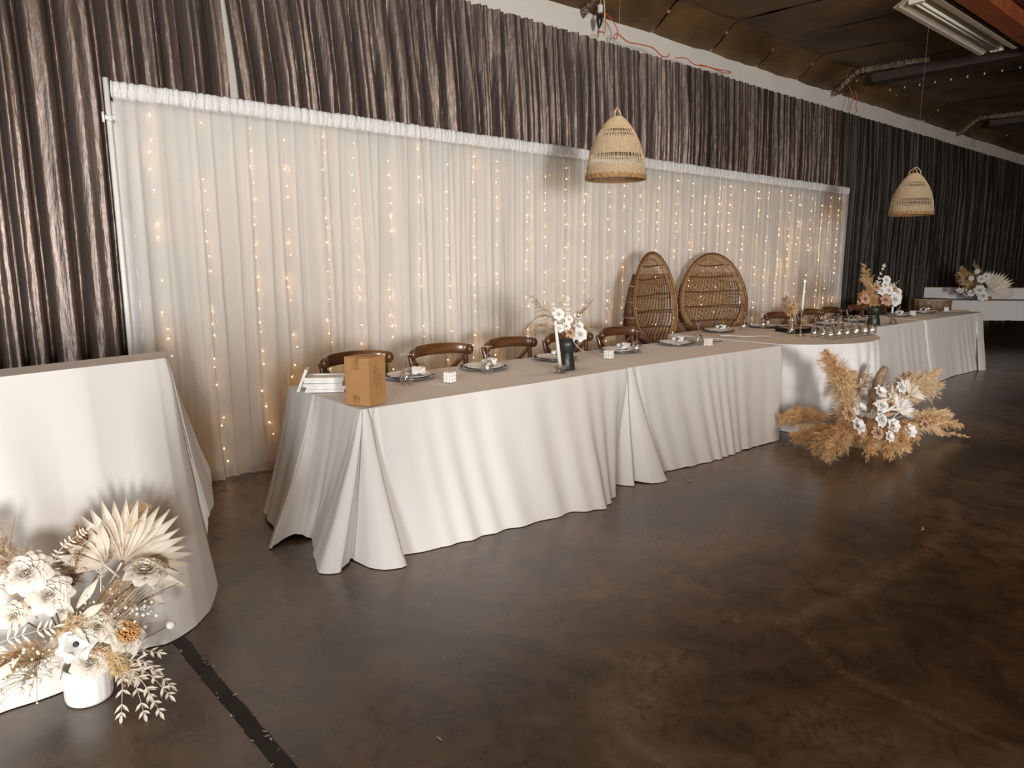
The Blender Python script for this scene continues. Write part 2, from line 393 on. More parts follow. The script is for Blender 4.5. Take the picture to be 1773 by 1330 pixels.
for (x, y, a, s_, lab) in [(4.234, 1.36, 0.4, 0.035, 'small pale paper scrap on the dark floor far right'), (3.98, 2.753, 1.0, 0.03, 'small pale scrap on the floor near the second table cloth hem'), (1.142, 1.681, 1.7, 0.016, 'tiny curled white thread on the floor in the foreground'), (2.751, 2.719, 2.2, 0.018, 'tiny pale scrap on the floor below the first long table')]:
    b = MB(); ca, sa = math.cos(a), math.sin(a)
    P = [(-1, 0.1, 0.1), (-0.6, 0.35, 0.25), (-0.1, 0.05, 0.12), (0.5, 0.2, 0.3), (1, -0.1, 0.1), (0.4, -0.1, 0.1), (-0.1, -0.25, 0.1), (-0.6, 0.0, 0.15)]
    b.add([(x+s_*(p[0]*ca-p[1]*sa), y+s_*(p[0]*sa+p[1]*ca), 0.003+s_*p[2]*0.4) for p in P], [(0, 1, 7), (1, 2, 6, 7), (2, 3, 5, 6), (3, 4, 5)])
    tag(b.build('scrap', M['flake'], smooth=False), lab, 'scrap')

# ---------------------------------------------------------------- satin curtains along the back wall
def curtain(name, xl, xr, zt, label, seed, y0=5.2, material='satin', per=0.175):
    """xl/xr functions of height give the side edges"""
    W = xr(0)-xl(0); n = int(W/0.0125); rows = [0, 0.35, 0.8, 1.25, 1.7, 2.1, 2.5, 2.8, 3.05, 3.25, 3.4, 3.52, 3.6, zt]
    b = MB()
    # irregular pleat phases
    phase = [0.0]
    for i in range(n): phase.append(phase[-1] + 2*PI*0.0125/(per*(1+0.55*wob(i*0.0125*1.9, seed))))
    for i in range(n+1):
        u = i/n
        for z in rows:
            xa, xb = xl(z), xr(z); x = xa+(xb-xa)*u
            h = 1-z/zt
            ph = phase[i] + 0.8*wob2(x*0.9, z*0.30, seed+1)
            f = 1-1.9*abs(math.cos(ph/2+0.6))**9
            f2 = math.sin(ph*2.3+0.5*wob2(x*0.8, z*0.3, seed+2)+seed)*(0.6+0.8*wob(x*1.7, seed+9))
            rg = 1-abs(wob2(x*7.0, z*0.22+x, seed+4))*2.2; rg = max(0, rg)**3
            top = max(0, min(1, (z-2.9)/0.7))
            f4 = math.sin(x*95+seed)*top
            amp = (0.075 if per > 0.19 else 0.060)*(1-0.55*top)*(1+0.5*wob(x*2.3, seed+5))
            y = y0 - amp*f - 0.020*f2 - 0.042*rg*(1-0.5*top) - 0.006*f4
            b.v.append((x+0.012*math.cos(ph)*f2, min(y, 5.30), z if z else 0.01))
    k = len(rows)
    for i in range(n):
        for j in range(k-1): b.f.append((i*k+j, (i+1)*k+j, (i+1)*k+j+1, i*k+j+1))
    return tag(b.build(name, M[material]), label, 'curtain')
def gapL(z): return 1.915 if z < 2.6 else 1.915-0.10*(z-2.6)
curtain('curtain', lambda z: -3.0, lambda z: 1.868 if z < 2.6 else 1.868-0.035*(z-2.6), 3.675, 'taupe satin floor-length curtain left of the narrow gap, beside the white backdrop', 3.1, per=0.20)
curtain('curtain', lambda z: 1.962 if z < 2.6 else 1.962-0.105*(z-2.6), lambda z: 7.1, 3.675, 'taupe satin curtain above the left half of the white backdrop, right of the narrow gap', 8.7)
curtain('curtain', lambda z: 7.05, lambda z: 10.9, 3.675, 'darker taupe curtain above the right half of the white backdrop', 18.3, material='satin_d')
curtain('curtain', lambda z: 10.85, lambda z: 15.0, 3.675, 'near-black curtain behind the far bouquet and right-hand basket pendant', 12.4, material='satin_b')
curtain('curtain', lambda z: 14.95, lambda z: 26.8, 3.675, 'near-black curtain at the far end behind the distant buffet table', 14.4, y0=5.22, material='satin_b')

# ---------------------------------------------------------------- white lit backdrop
bd = thing('draped_backdrop', 'long white sheer draped backdrop with fairy lights behind the head table', 'backdrop', (1.10, 4.95, 0))
BW, BH = 9.72, 2.56
def drape(name, y0, per, amp, zt, zb, material, seed, puddle=0.0, x0=0.0, x1=BW, step=0.009):
    n = int((x1-x0)/step); rows = [0, 0.03, 0.12, 0.3, 0.6, 0.95, 1.3, 1.65, 1.95, 2.15, 2.3, 2.38, 2.44, zt]
    b = MB(); ph = 0
    for i in range(n+1):
        x = x0+(x1-x0)*i/n; ph += 2*PI*step/(per*(1+0.6*wob(x*3.1, seed)))
        for z in rows:
            zz = max(z, 0); h = 1-zz/zt
            p = ph + 1.6*wob2(x*1.1, zz*0.5, seed+1)
            gather = 1.0 if zz < 2.3 else 0.7
            r1 = max(0, 1-abs(wob2(x*(0.75/per), zz*0.16+x*0.3, seed+3))*3.2)**3
            r2 = max(0, 1-abs(wob2(x*(2.1/per)+9, zz*0.22, seed+4))*2.6)**2
            y = y0 - gather*(0.5+0.6*h)*(amp*1.0*wob2(x*(0.55/per), zz*0.2, seed+1) + amp*2.1*r1 + amp*0.35*r2 + 0.12*amp*math.sin(p))
            if puddle and zz < 0.31:
                q = 1-zz/0.31; y -= puddle*q*(0.55+0.6*wob(x*5, seed+7))*(1 if x < 1.6 else 0.35)
            zb_ = zb+0.012*abs(wob(x*9, seed+5)) if zz < 0.01 else zz
            b.v.append((x+0.03*wob2(x*2, zz, seed+6)*h, y, max(zb_, 0.004)))
    k = len(rows)
    for i in range(n):
        for j in range(k-1): b.f.append((i*k+j, (i+1)*k+j, (i+1)*k+j+1, i*k+j+1))
    return b.build(name, material, bd)
drape('sheer_drape', -0.02, 0.085, 0.017, 2.455, 0.006, M['voile'], 2.2, puddle=0.12)
drape('backing_drape', 0.115, 0.16, 0.010, 2.455, 0.01, M['liner'], 5.5, x0=0.0, step=0.02)
hb = MB()
def hdr(u, v):
    th = 2*PI*v; x = BW*u
    cr = 0.006*wob(x*38, 1)+0.004*wob2(x*70, v*3, 2)
    zz = 2.505+math.sin(th)*(0.050+cr)+0.006*wob(x*3, 4)
    return (x, -0.006-0.026*math.cos(th)-cr*1.2, zz)
hb.grid(hdr, 2200, 12)
hb.build('rod_pocket', M['header'], bd)
pb = MB().tube([(-0.02, 0.02, 0.0), (-0.02, 0.02, 2.57)], 0.016, 12)
pb.build('upright_pole', M['white_pole'], bd, label='white metal pole at the left edge')
MB().tube([(BW+0.0, 0.03, 0.0), (BW, 0.03, 2.5)], 0.016, 12).build('upright_pole', M['white_pole'], bd)
cb = MB().tube([(-0.045, 0.0, 2.34), (0.03, 0.0, 2.34)], 0.014, 8).tube([(-0.02, -0.03, 2.33), (-0.02, 0.05, 2.33)], 0.012, 8).tube([(-0.055, 0, 2.31), (-0.055, 0, 2.37)], 0.008, 6)
cb.build('pole_clamp', M['white_pole'], bd)
MB().box((0.02, 0.02, 0.005), (0.45, 0.4, 0.008)).build('base_plate', M['white_pole'], bd, smooth=False)
MB().box((BW-0.02, 0.02, 0.005), (0.4, 0.4, 0.008)).build('base_plate', M['white_pole'], bd, smooth=False)
MB().grid(lambda u, v: (0.0+0.055*u, -0.028-0.006*math.sin(v*30), 0.75+1.0*v), 3, 60).build('lace_edging', M['lace'], bd)

cl = thing('curtain_light', 'warm fairy light curtain glowing between the sheer layers of the white backdrop', 'string lights', (1.10, 4.985, 0))
MB().tube([(BW*i/60, 0.0, 2.44+0.006*math.sin(i)) for i in range(61)], 0.0025, 5).build('top_wire', M['wire'], cl)
nst = 34
for k in range(nst):
    x = 0.22+(BW-0.4)*k/(nst-1)+random.uniform(-0.05, 0.05); pts = []; wb = MB(); bb = MB(); sd = k*3.3
    for i in range(34):
        z = 2.43-2.35*i/33; pts.append((x+0.05*wob(i*0.25, sd)*(i/33+0.2), 0.012*wob(i*0.3, sd+1), z))
    wb.tube(pts, 0.0012, 4)
    st = wb.build('strand', M['wire'], cl)
    nb = 22
    for i in range(nb):
        q = 1+(i+random.uniform(-0.3, 0.3))*1.5
        if random.random() < 0.12: continue
        i0 = min(int(q), 32); p = Vector(pts[i0]).lerp(Vector(pts[i0+1]), q-i0)
        bb.ball((p.x+random.uniform(-0.012, 0.012), p.y-0.012, p.z), random.choice((0.0024, 0.0030, 0.0036)), 6, 4)
    bb.build('bulb', M['bulb'], st, kind='stuff')

# ---------------------------------------------------------------- draped tablecloths
def drop_cloth(name, label, zt, ctrl, top_poly, seed, amp=0.012, per=0.16, material=None, rows=16, closed=False, ease=1.25, dens=0.012, hemlift=0.0, cat='tablecloth', group=None):
    """ctrl: [(top xy, hem xyz, fold amplitude factor)] round the edge; the surface hangs from the top line to the hem"""
    T, H, A = [], [], []
    for (a, b) in zip(ctrl[:-1], ctrl[1:]):
        d = max((Vector(a[1])-Vector(b[1])).length, (Vector(a[0])-Vector(b[0])).length); n = max(2, int(d/dens))
        for i in range(n):
            t = i/n; T.append(Vector(a[0]).lerp(Vector(b[0]), t)); A.append(a[2]*(1-t)+b[2]*t); H.append((len(H), a, b, t))
    T.append(Vector(ctrl[-1][0])); A.append(ctrl[-1][2]); H.append((len(H), ctrl[-1], ctrl[-1], 0))
    hs = [Vector(c[1]) for c in ctrl]; HP = []
    ci = -1; last = None
    idx = {id(c): i for i, c in enumerate(ctrl)}
    for (_, a, b, t) in H:
        i = idx[id(a)]; p1 = hs[i]; p2 = hs[min(i+1, len(hs)-1)]; p0 = hs[max(i-1, 0)]; p3 = hs[min(i+2, len(hs)-1)]
        cr = 0.5*((2*p1)+(p2-p0)*t+(2*p0-5*p1+4*p2-p3)*t*t+(3*p1-p0-3*p2+p3)*t**3)
        HP.append(p1.lerp(p2, t)*0.55+cr*0.45)
    n = len(T); b = MB(); s_ = 0.0
    cen = Vector((sum(p[0] for p in top_poly)/len(top_poly), sum(p[1] for p in top_poly)/len(top_poly)))
    topring = []
    for i in range(n):
        p = T[i]; h = HP[i]
        if i: s_ += max((T[i]-T[i-1]).length, (HP[i]-HP[i-1]).length*0.8)
        tn = (HP[min(i+2, n-1)]-HP[max(i-2, 0)]); tn.z = 0
        if tn.length < 1e-6: tn = Vector((1, 0, 0))
        nr = Vector((tn.y, -tn.x)).normalized()
        if nr.dot(Vector((h.x, h.y))-cen) < 0: nr = -nr
        ph = 2*PI*s_/per*(1+0.12*wob(s_*1.2, seed)) + 2.5*wob(s_*1.6, seed+1)
        f = (math.sin(ph)*0.75+0.45*math.sin(ph*0.43+seed)+0.6*wob(s_*9, seed+3))
        for r in range(rows+1):
            v = r/rows
            if r == 0: q = 0; z = zt
            else:
                v = (r/rows)**0.9; q = v**ease; z = zt+(h.z-zt)*v
            base = Vector((p.x, p.y)).lerp(Vector((h.x, h.y)), q)
            rnd = 0.012*min(1, v*12)
            off = amp*A[i]*f*(0.10+0.9*v**0.8)*(1 if r else 0) + 0.004*wob2(s_*6, v*5, seed+6)*(1 if r else 0)
            pos = base + nr*(off+rnd)
            if r == rows: z += 0.004+hemlift*abs(wob(s_*7, seed+8))
            b.v.append((pos.x, pos.y, max(z, 0.004)))
        topring.append(len(b.v)-(rows+1))
    k = rows+1
    for i in range(n-1):
        for r in range(rows): b.f.append((i*k+r, i*k+r+1, (i+1)*k+r+1, (i+1)*k+r))
    o = len(b.v)
    b.v.extend([(x, y, zt) for (x, y) in top_poly]); b.f.append(tuple(range(o, o+len(top_poly))))
    ob = b.build(name, material or M['cloth']); me = ob.data
    me.polygons[len(me.polygons)-1].use_smooth = False
    return tag(ob, label, cat, group)

TZ = 0.76
# first long table (left)
x0, x1, yf, yb = 1.69, 3.757, 3.125, 4.0
def rect(x0, x1, yf, yb): return [(x0, yf), (x1, yf), (x1, yb), (x0, yb)]
ctrl = [((x1, yb), (x1-0.02, yb+0.05, 0.02), 0.6), ((x0, yb), (1.62, 4.05, 0.03), 0.6), ((x0, 3.93), (1.50, 3.90, 0.02), 0.8), ((x0, 3.80), (1.44, 3.68, 0.004), 0.5),
        ((x0, 3.66), (1.335, 3.50, 0.0), 0.3), ((x0, 3.56), (1.50, 3.52, 0.03), 0.7), ((x0, 3.38), (1.565, 3.47, 0.0), 0.3), ((x0, 3.20), (1.535, 3.40, 0.0), 0.2),
        ((x0, 3.14), (1.47, 3.24, 0.0), 0.25), ((x0+0.002, 3.128), (1.408, 3.053, 0.0), 0.1), ((x0+0.005, 3.125), (1.468, 3.00, 0.0), 0.15), ((x0+0.010, 3.125), (1.56, 3.04, 0.012), 0.1),
        ((x0+0.014, 3.125), (1.600, 3.09, 0.004), 0.0), ((x0+0.018, 3.125), (1.622, 2.95, 0.0), 0.1), ((x0+0.022, 3.125), (1.66, 2.885, 0.0), 0.2), ((x0+0.03, 3.125), (1.732, 2.855, 0.0), 0.2),
        ((x0+0.05, 3.125), (1.785, 2.874, 0.0), 0.1), ((x0+0.08, 3.125), (1.80, 2.985, 0.0), 0.15), ((1.95, 3.125), (2.009, 2.93, 0.0), 0.5), ((2.5, 3.13), (2.538, 2.888, 0.0), 0.9),
        ((2.9, 3.13), (2.88, 2.85, 0.0), 1.0), ((3.3, 3.14), (3.129, 2.77, 0.0), 0.9), ((3.66, 3.15), (3.36, 2.90, 0.0), 0.8), ((x1, 3.15), (3.45, 3.02, 0.0), 0.5), ((x1, 3.4), (3.60, 3.35, 0.01), 0.4), ((x1, yb), (x1-0.02, yb+0.04, 0.02), 0.4)]
drop_cloth('tablecloth', 'white cloth over the nearest long table, holding the cardboard box', TZ, ctrl, [(x0, yf), (2.5, 3.13), (3.3, 3.14), (x1, 3.15), (x1, yb), (x0, yb)], 1.3, amp=0.016, per=0.19)
# second long table
x0, x1 = 3.765, 5.84
ctrl = [((x1, 3.98), (x1, 4.03, 0.02), 0.5), ((x0, 3.98), (x0, 4.03, 0.02), 0.5), ((x0, 3.4), (3.60, 3.40, 0.02), 0.2), ((x0, 3.17), (3.535, 3.06, 0.0), 0.2), ((x0+0.01, 3.165), (3.60, 2.93, 0.0), 0.2), ((x0+0.02, 3.165), (3.66, 3.00, 0.01), 0.0),
        ((x0+0.04, 3.165), (3.74, 2.89, 0.0), 0.3), ((x0+0.07, 3.165), (3.86, 2.86, 0.0), 0.3), ((x0+0.14, 3.165), (4.03, 3.00, 0.0), 0.3), ((4.3, 3.165), (4.32, 2.95, 0.0), 0.8),
        ((4.7, 3.16), (4.62, 2.93, 0.0), 0.75), ((5.2, 3.15), (5.03, 2.95, 0.0), 0.6), ((5.84, 3.14), (5.50, 2.94, 0.0), 0.6), ((x1, 3.2), (5.66, 3.10, 0.0), 0.5), ((x1, 3.98), (x1, 4.03, 0.0), 0.5)]
drop_cloth('tablecloth', 'white cloth over the second long table, joining the rounded centre table', TZ, ctrl, [(x0, 3.165), (4.7, 3.16), (x1, 3.14), (x1, 3.98), (x0, 3.98)], 4.3, amp=0.016, per=0.21, hemlift=0.008)
# rounded centre table
cx, cy, rr = 6.70, 3.75, 1.01
arc = []; poly = []
for i in range(25):
    th = R(202)+R(338-202)*i/24 if False else R(216)+(R(352)-R(216))*i/24
    a = (cx+rr*math.cos(th), cy+rr*math.sin(th)); poly.append(a)
    fl_ = 0.05+0.07*(0.5+0.5*math.sin(i*2.1))
    arc.append((a, (cx+(rr+fl_)*math.cos(th), cy+(rr+fl_)*math.sin(th), 0.0), 1.0))
ctrl = [((7.72, 4.38), (7.72, 4.40, 0.02), 0.4), ((5.86, 4.38), (5.86, 4.40, 0.02), 0.4), ((5.86, 3.3), (5.86, 3.3, 0.02), 0.3)] + arc + [((7.72, 4.38), (7.72, 4.4, 0.02), 0.3)]
drop_cloth('tablecloth', 'white cloth over the rounded centre table, behind the pampas arrangement', TZ+0.004, ctrl, poly+[(7.72, 4.38), (5.86, 4.38), (5.86, 3.3)], 7.7, amp=0.030, per=0.26, material=M['cloth_cool'])
# third and fourth long tables
def longtable(x0, x1, yf, yb, label, seed, right=None, zt=TZ):
    ctrl = [((x1, yb), (x1, yb+0.05, 0.02), 0.5), ((x0, yb), (x0, yb+0.05, 0.02), 0.5), ((x0, yf+0.05), (x0-0.02, yf, 0.02), 0.4), ((x0+0.02, yf), (x0, yf-0.16, 0.0), 0.5)]
    for k in range(1, 6): ctrl.append(((x0+(x1-x0)*k/6, yf), (x0+(x1-x0)*k/6-0.03, yf-0.15-0.02*math.sin(k*2), 0.0), 0.9))
    ctrl += right or [((x1-0.02, yf), (x1-0.02, yf-0.15, 0.0), 0.5), ((x1, yf+0.05), (x1, yf, 0.0), 0.4)]
    ctrl.append(((x1, yb), (x1, yb+0.05, 0.02), 0.4))
    return drop_cloth('tablecloth', label, zt, ctrl, rect(x0, x1, yf, yb), seed, amp=0.011, per=0.3, hemlift=0.006)
longtable(7.70, 9.72, 3.32, 4.02, 'white cloth with crossing creases over the third long table, under the black vase', 9.1)
longtable(9.60, 11.76, 3.30, 4.02, 'white cloth over the last long table at the right end of the row', 11.9, zt=TZ+0.003,
          right=[((11.5, 3.30), (11.1, 3.10, 0.0), 0.5), ((11.74, 3.30), (11.25, 3.05, 0.0), 0.2), ((11.76, 3.34), (11.82, 3.32, 0.03), 0.4), ((11.76, 3.6), (11.84, 3.6, 0.03), 0.4)])

# tall draped stand at the left edge
ZS = 1.10
ctrl = [((-0.75, 2.93), (-0.80, 2.93, 0.02), 0.4), ((-0.75, 2.72), (-0.80, 2.52, 0.02), 0.4), ((-0.4, 2.82), (-0.40, 2.60, 0.0), 0.6), ((-0.05, 2.92), (0.03, 2.75, 0.0), 0.4), ((0.08, 2.96), (0.198, 2.751, 0.0), 0.3), ((0.20, 2.99), (0.31, 2.77, 0.0), 0.3), ((0.36, 3.03), (0.42, 2.86, 0.01), 0.6),
        ((0.5, 3.06), (0.53, 2.895, 0.0), 0.6), ((0.65, 3.10), (0.644, 2.86, 0.0), 0.3), ((0.76, 3.12), (0.777, 2.921, 0.0), 0.2), ((0.805, 3.135), (0.86, 3.02, 0.0), 0.1), ((0.812, 3.14), (0.940, 3.155, 0.04), 0.1),
        ((0.815, 3.145), (0.935, 3.24, 0.22), 0.1), ((0.82, 3.16), (0.95, 3.22, 0.36), 0.1), ((0.825, 3.18), (1.00, 3.33, 0.36), 0.1), ((0.83, 3.20), (1.04, 3.46, 0.40), 0.1), ((0.84, 3.26), (1.06, 3.53, 0.48), 0.1), ((0.872, 3.378), (1.02, 3.50, 0.25), 0.2),
        ((0.85, 3.375), (0.80, 3.55, 0.1), 0.3), ((-0.75, 2.93), (-0.78, 3.1, 0.05), 0.5)]
drop_cloth('draped_stand', 'tall narrow stand covered in a white cloth at the left edge, behind the dried flowers', ZS, ctrl, [(-0.75, 2.72), (-0.05, 2.92), (0.5, 3.06), (0.805, 3.135), (0.82, 3.16), (0.872, 3.378), (-0.75, 2.93)], 15.2, amp=0.020, per=0.24, rows=22, cat='stand')

# ---------------------------------------------------------------- cross-back chairs
def chair(label, loc, rz, group):
    t = thing('crossback_chair', label, 'chair', loc, rz, group)
    sb = MB(); sb.lathe([(0.02, 0.43), (0.20, 0.43), (0.218, 0.44), (0.215, 0.462), (0.19, 0.47), (0.02, 0.458)], 28, fn=lambda r, z, th: r*(1+0.06*abs(math.sin(2*th))**2))
    sb.build('seat', M['rattan_d'], t)
    sb = MB(); sb.tube([(0.225*math.cos(a)*1.02, 0.22*math.sin(a), 0.44) for a in [2*PI*i/28 for i in range(28)]], 0.019, 8, closed=True)
    sb.build('seat_frame', M['walnut'], t)
    for s in (-1, 1):
        lg = MB(); lg.tube(crom([(s*0.17, -0.17, 0.44), (s*0.185, -0.19, 0.22), (s*0.20, -0.215, 0.0)], 4), [0.017]*9, 8)
        lg.build('leg', M['walnut'], t)
        lg = MB(); lg.tube(crom([(s*0.20, 0.26, 0.0), (s*0.185, 0.20, 0.25), (s*0.185, 0.185, 0.45), (s*0.205, 0.21, 0.62), (s*0.232, 0.245, 0.78), (s*0.238, 0.262, 0.85)], 5), 0.0185, 10)
        lg.build('leg', M['walnut'], t)
    ra = MB()
    def railpt(a, z, off): return ((0.245+off)*math.sin(a), 0.205+off+0.10*math.cos(a)-0.012, z)
    n = 30
    def rail(u, v):
        a = R(-82)+R(164)*u; th = 2*PI*v
        zc = 0.848+0.018*math.cos(a); hh = 0.040+0.004*math.cos(a)
        off = 0.013*math.cos(th); zz = hh*math.sin(th)
        zz = max(-hh*0.93, min(hh*0.93, zz*1.15))
        return railpt(a, zc+zz, off)
    ra.grid(rail, n, 14)
    for u in (0, 1): ra.ball((railpt(R(-82)+R(164)*u, 0.852, 0)), 0.030, 10, 6, 1.25)
    ra.build('top_rail', M['walnut'], t)
    for s in (-1, 1):
        br = MB(); br.tube(crom([(s*0.215, 0.250, 0.80), (s*0.11, 0.275, 0.705), (0.0, 0.282, 0.62), (-s*0.10, 0.245, 0.53), (-s*0.17, 0.195, 0.455)], 6), 0.0165, 8, flat=0.6)
        br.build('cross_brace', M['walnut'], t)
    st = MB(); st.tube([(0.19*math.cos(a), 0.19*math.sin(a), 0.23) for a in [2*PI*i/24 for i in range(24)]], 0.009, 6, closed=True)
    st.build('stretcher', M['walnut'], t)
    for s in (-1, 1): MB().ball((s*0.228, 0.218, 0.835), 0.006, 6, 4).build('screw_head', M['silver'], t)
    return t
CH = [(2.24, 3.93, 'wooden cross-back chair behind the cardboard box, nearest of the row', 0.04), (2.90, 3.93, 'wooden cross-back chair between the cardboard box and the third chair', -0.02), (3.56, 3.93, 'wooden cross-back chair behind the third white plate, left of the black vase bouquet', 0.02),
      (4.20, 3.94, 'wooden cross-back chair partly hidden behind the near black vase bouquet', -0.03), (4.86, 3.95, 'wooden cross-back chair immediately left of the wicker peacock chairs', 0.03),
      (7.66, 3.98, 'wooden cross-back chair immediately right of the peacock chairs, behind the bud vase', -0.05), (8.48, 4.00, 'dark cross-back chair behind the tall glass candlestick', 0.0), (9.02, 4.00, 'dark cross-back chair behind the cluster of upturned glasses', 0.03), (9.80, 4.00, 'dark cross-back chair at the right edge of the white backdrop, beside the far bouquet', 0.0)]
c0 = None
for (x, y, lab, rz) in CH:
    if c0 is None: c0 = chair(lab, (x, y, 0), rz, 'cross-back chairs along the head table')
    else: dup(c0, (x, y, 0), rz, lab)
c1 = dup(c0, (10.55, 4.0, 0), 0.0, 'dark cross-back chair mostly hidden behind the far bouquet, last of the row')

# ---------------------------------------------------------------- peacock chairs
def egg(t):   # t 0 at top, going round; returns x, z
    x = 0.485*math.sin(t)*(1-0.10*math.cos(t)); z = 1.09+0.465*math.cos(t)-0.02*math.sin(t)**2
    return x, z
def rimy(z): return 0.03+0.13*(z-0.62)
def hw(z):
    lo, hi = 0.0, PI
    for _ in range(22):
        mid = (lo+hi)/2
        if egg(mid)[1] > z: lo = mid
        else: hi = mid
    return egg((lo+hi)/2)[0]
def depth(z): return 0.04+0.27*max(0, min(1, (1.50-z)/0.75))
def shell(u, z, off=0.0):     # u -1..1 across
    wd = hw(z); return Vector((u*(wd-0.02), rimy(z)+(depth(z)+off)*math.sqrt(max(0, 1-u*u))-off*0.2, z))
def peacock(label, loc, rz):
    t = thing('peacock_chair', label, 'chair', loc, rz, 'pair of wicker peacock chairs')
    rim = [egg(2*PI*i/72) for i in range(72)]
    b = MB(); n = 72*3; pts = []; rs = []
    for i in range(n):
        x, z = egg(2*PI*i/n); pts.append((x*1.03, rimy(z)-0.005, 1.09+(z-1.09)*1.03)); rs.append(0.0125 if i % 3 else 0.016)
    b.tube(pts, rs, 7, closed=True); b.build('outer_rim', M['rattan_d'], t)
    b = MB(); b.tube([(x*1.0, rimy(z)-0.012, 1.09+(z-1.09)*1.0) for x, z in rim], 0.009, 7, closed=True)
    b.tube([(x*0.90, rimy(z)+0.018, 1.09+(z-1.09)*0.90) for x, z in rim], 0.008, 7, closed=True); b.build('inner_rim', M['rattan'], t, label='pale inner hoop')
    b = MB()
    for i in range(72*2):
        x, z = egg(2*PI*i/144); x2, z2 = egg(2*PI*(i+0.75)/144)
        q = [(x*1.0, rimy(z)-0.004, z), (x*0.90, rimy(z)+0.016, 1.09+(z-1.09)*0.90), (x2*0.90, rimy(z2)+0.016, 1.09+(z2-1.09)*0.90), (x2*1.0, rimy(z2)-0.004, z2)]
        b.add(q, [(0, 1, 2, 3)])
    b.build('rim_band', M['rattan'], t, smooth=False)
    # woven strips: crossing diagonals over upright ribs
    b = MB(); nr = 46; segs = 26
    for sgn in (-1, 1):
        for k in range(-nr//2-14, nr//2+15):
            prev = None
            for j in range(segs+1):
                z = 0.66+(1.515-0.66)*j/segs; x = (k*0.030)+sgn*(z-1.09)*0.62
                wd = hw(z)*0.93
                if abs(x) < wd:
                    # follow the shell so that crossings stay aligned
                    u = x/wd; p = shell(u*0.97, z, 0.002*(1 if (j+k) % 2 else -1)*sgn)
                    if prev is not None:
                        d = Vector((0.0042, 0, 0)); b.add([prev-d, prev+d, p+d, p-d], [(0, 1, 2, 3)])
                    prev = p
                else: prev = None
    for j in range(66):
        z = 0.655+0.026*j
        if z > 1.52: break
        pts = [shell(-0.96+1.92*i/20, z+0.002*math.sin(i*2.1+j), 0.003*(1 if (i+j) % 2 else -1)) for i in range(21)]
        o = len(b.v)
        for p in pts: b.v.append((p.x, p.y, p.z-0.0026)); b.v.append((p.x, p.y, p.z+0.0026))
        for i in range(20): b.f.append((o+2*i, o+2*i+2, o+2*i+3, o+2*i+1))
    b.build('woven_back', M['rattan'], t, smooth=False)
    for z in (0.80, 0.97, 1.14, 1.31, 1.44):
        MB().tube([shell(-1+2*i/20, z+0.008*math.cos(i/20*PI*2), -0.006) for i in range(21)], 0.008, 6).build('crosswise_band', M['rattan_d'], t, label='dark woven band')
    # outside: upright reeds with hoops, running down to a round base
    b = MB()
    for i in range(30):
        a = -PI/2+PI*(i+0.5)/30; pts = []
        for j in range(9):
            z = 0.02+(1.36-0.02)*j/8
            if z > 0.62:
                u = math.sin(a); wd = hw(z); zt_ = z
                p = Vector((u*(wd+0.012), rimy(z)+(depth(z)+0.03)*math.cos(a), z))
            else:
                k = abs(z-0.32)/0.30; r_ = 0.20+0.13*min(1, k)**1.5; p = Vector((r_*math.sin(a), 0.0+r_*math.cos(a)*0.9, z))
            pts.append(p)
        b.tube(pts, 0.0075, 4, caps=False)
    b.build('reed_skirt', M['rattan_d'], t)
    for z in (0.66, 0.80, 0.95, 1.10, 1.25):
        MB().tube([(math.sin(a)*(hw(z)+0.022), rimy(z)+(depth(z)+0.04)*math.cos(a), z) for a in [-PI/2+PI*i/24 for i in range(25)]], 0.008, 6).build('skirt_hoop', M['rattan'], t)
    b = MB(); b.lathe([(0.30, 0.0), (0.29, 0.03), (0.22, 0.2), (0.19, 0.30), (0.22, 0.38), (0.27, 0.42)], 30, (0, -0.06, 0)); b.build('base', M['rattan_d'], t)
    b = MB(); b.lathe([(0.01, 0.44), (0.22, 0.44), (0.27, 0.43), (0.285, 0.41), (0.27, 0.395)], 30, (0, -0.06, 0)); b.build('seat', M['rattan'], t)
    for s in (-1, 1):   # rolled arms curving from the hoop
        ar = MB(); ar.tube(crom([(s*0.43, 0.05, 0.78), (s*0.40, -0.07, 0.70), (s*0.34, -0.17, 0.60), (s*0.28, -0.22, 0.45)], 6), 0.030, 10)
        ar.build('armrest', M['rattan_d'], t)
    return t
peacock('wicker peacock chair turned aside, left one of the pair', (5.80, 4.40, 0), R(13))
peacock('wicker peacock chair with its round woven back facing the room, right one of the pair', (7.02, 4.56, 0), R(-13))

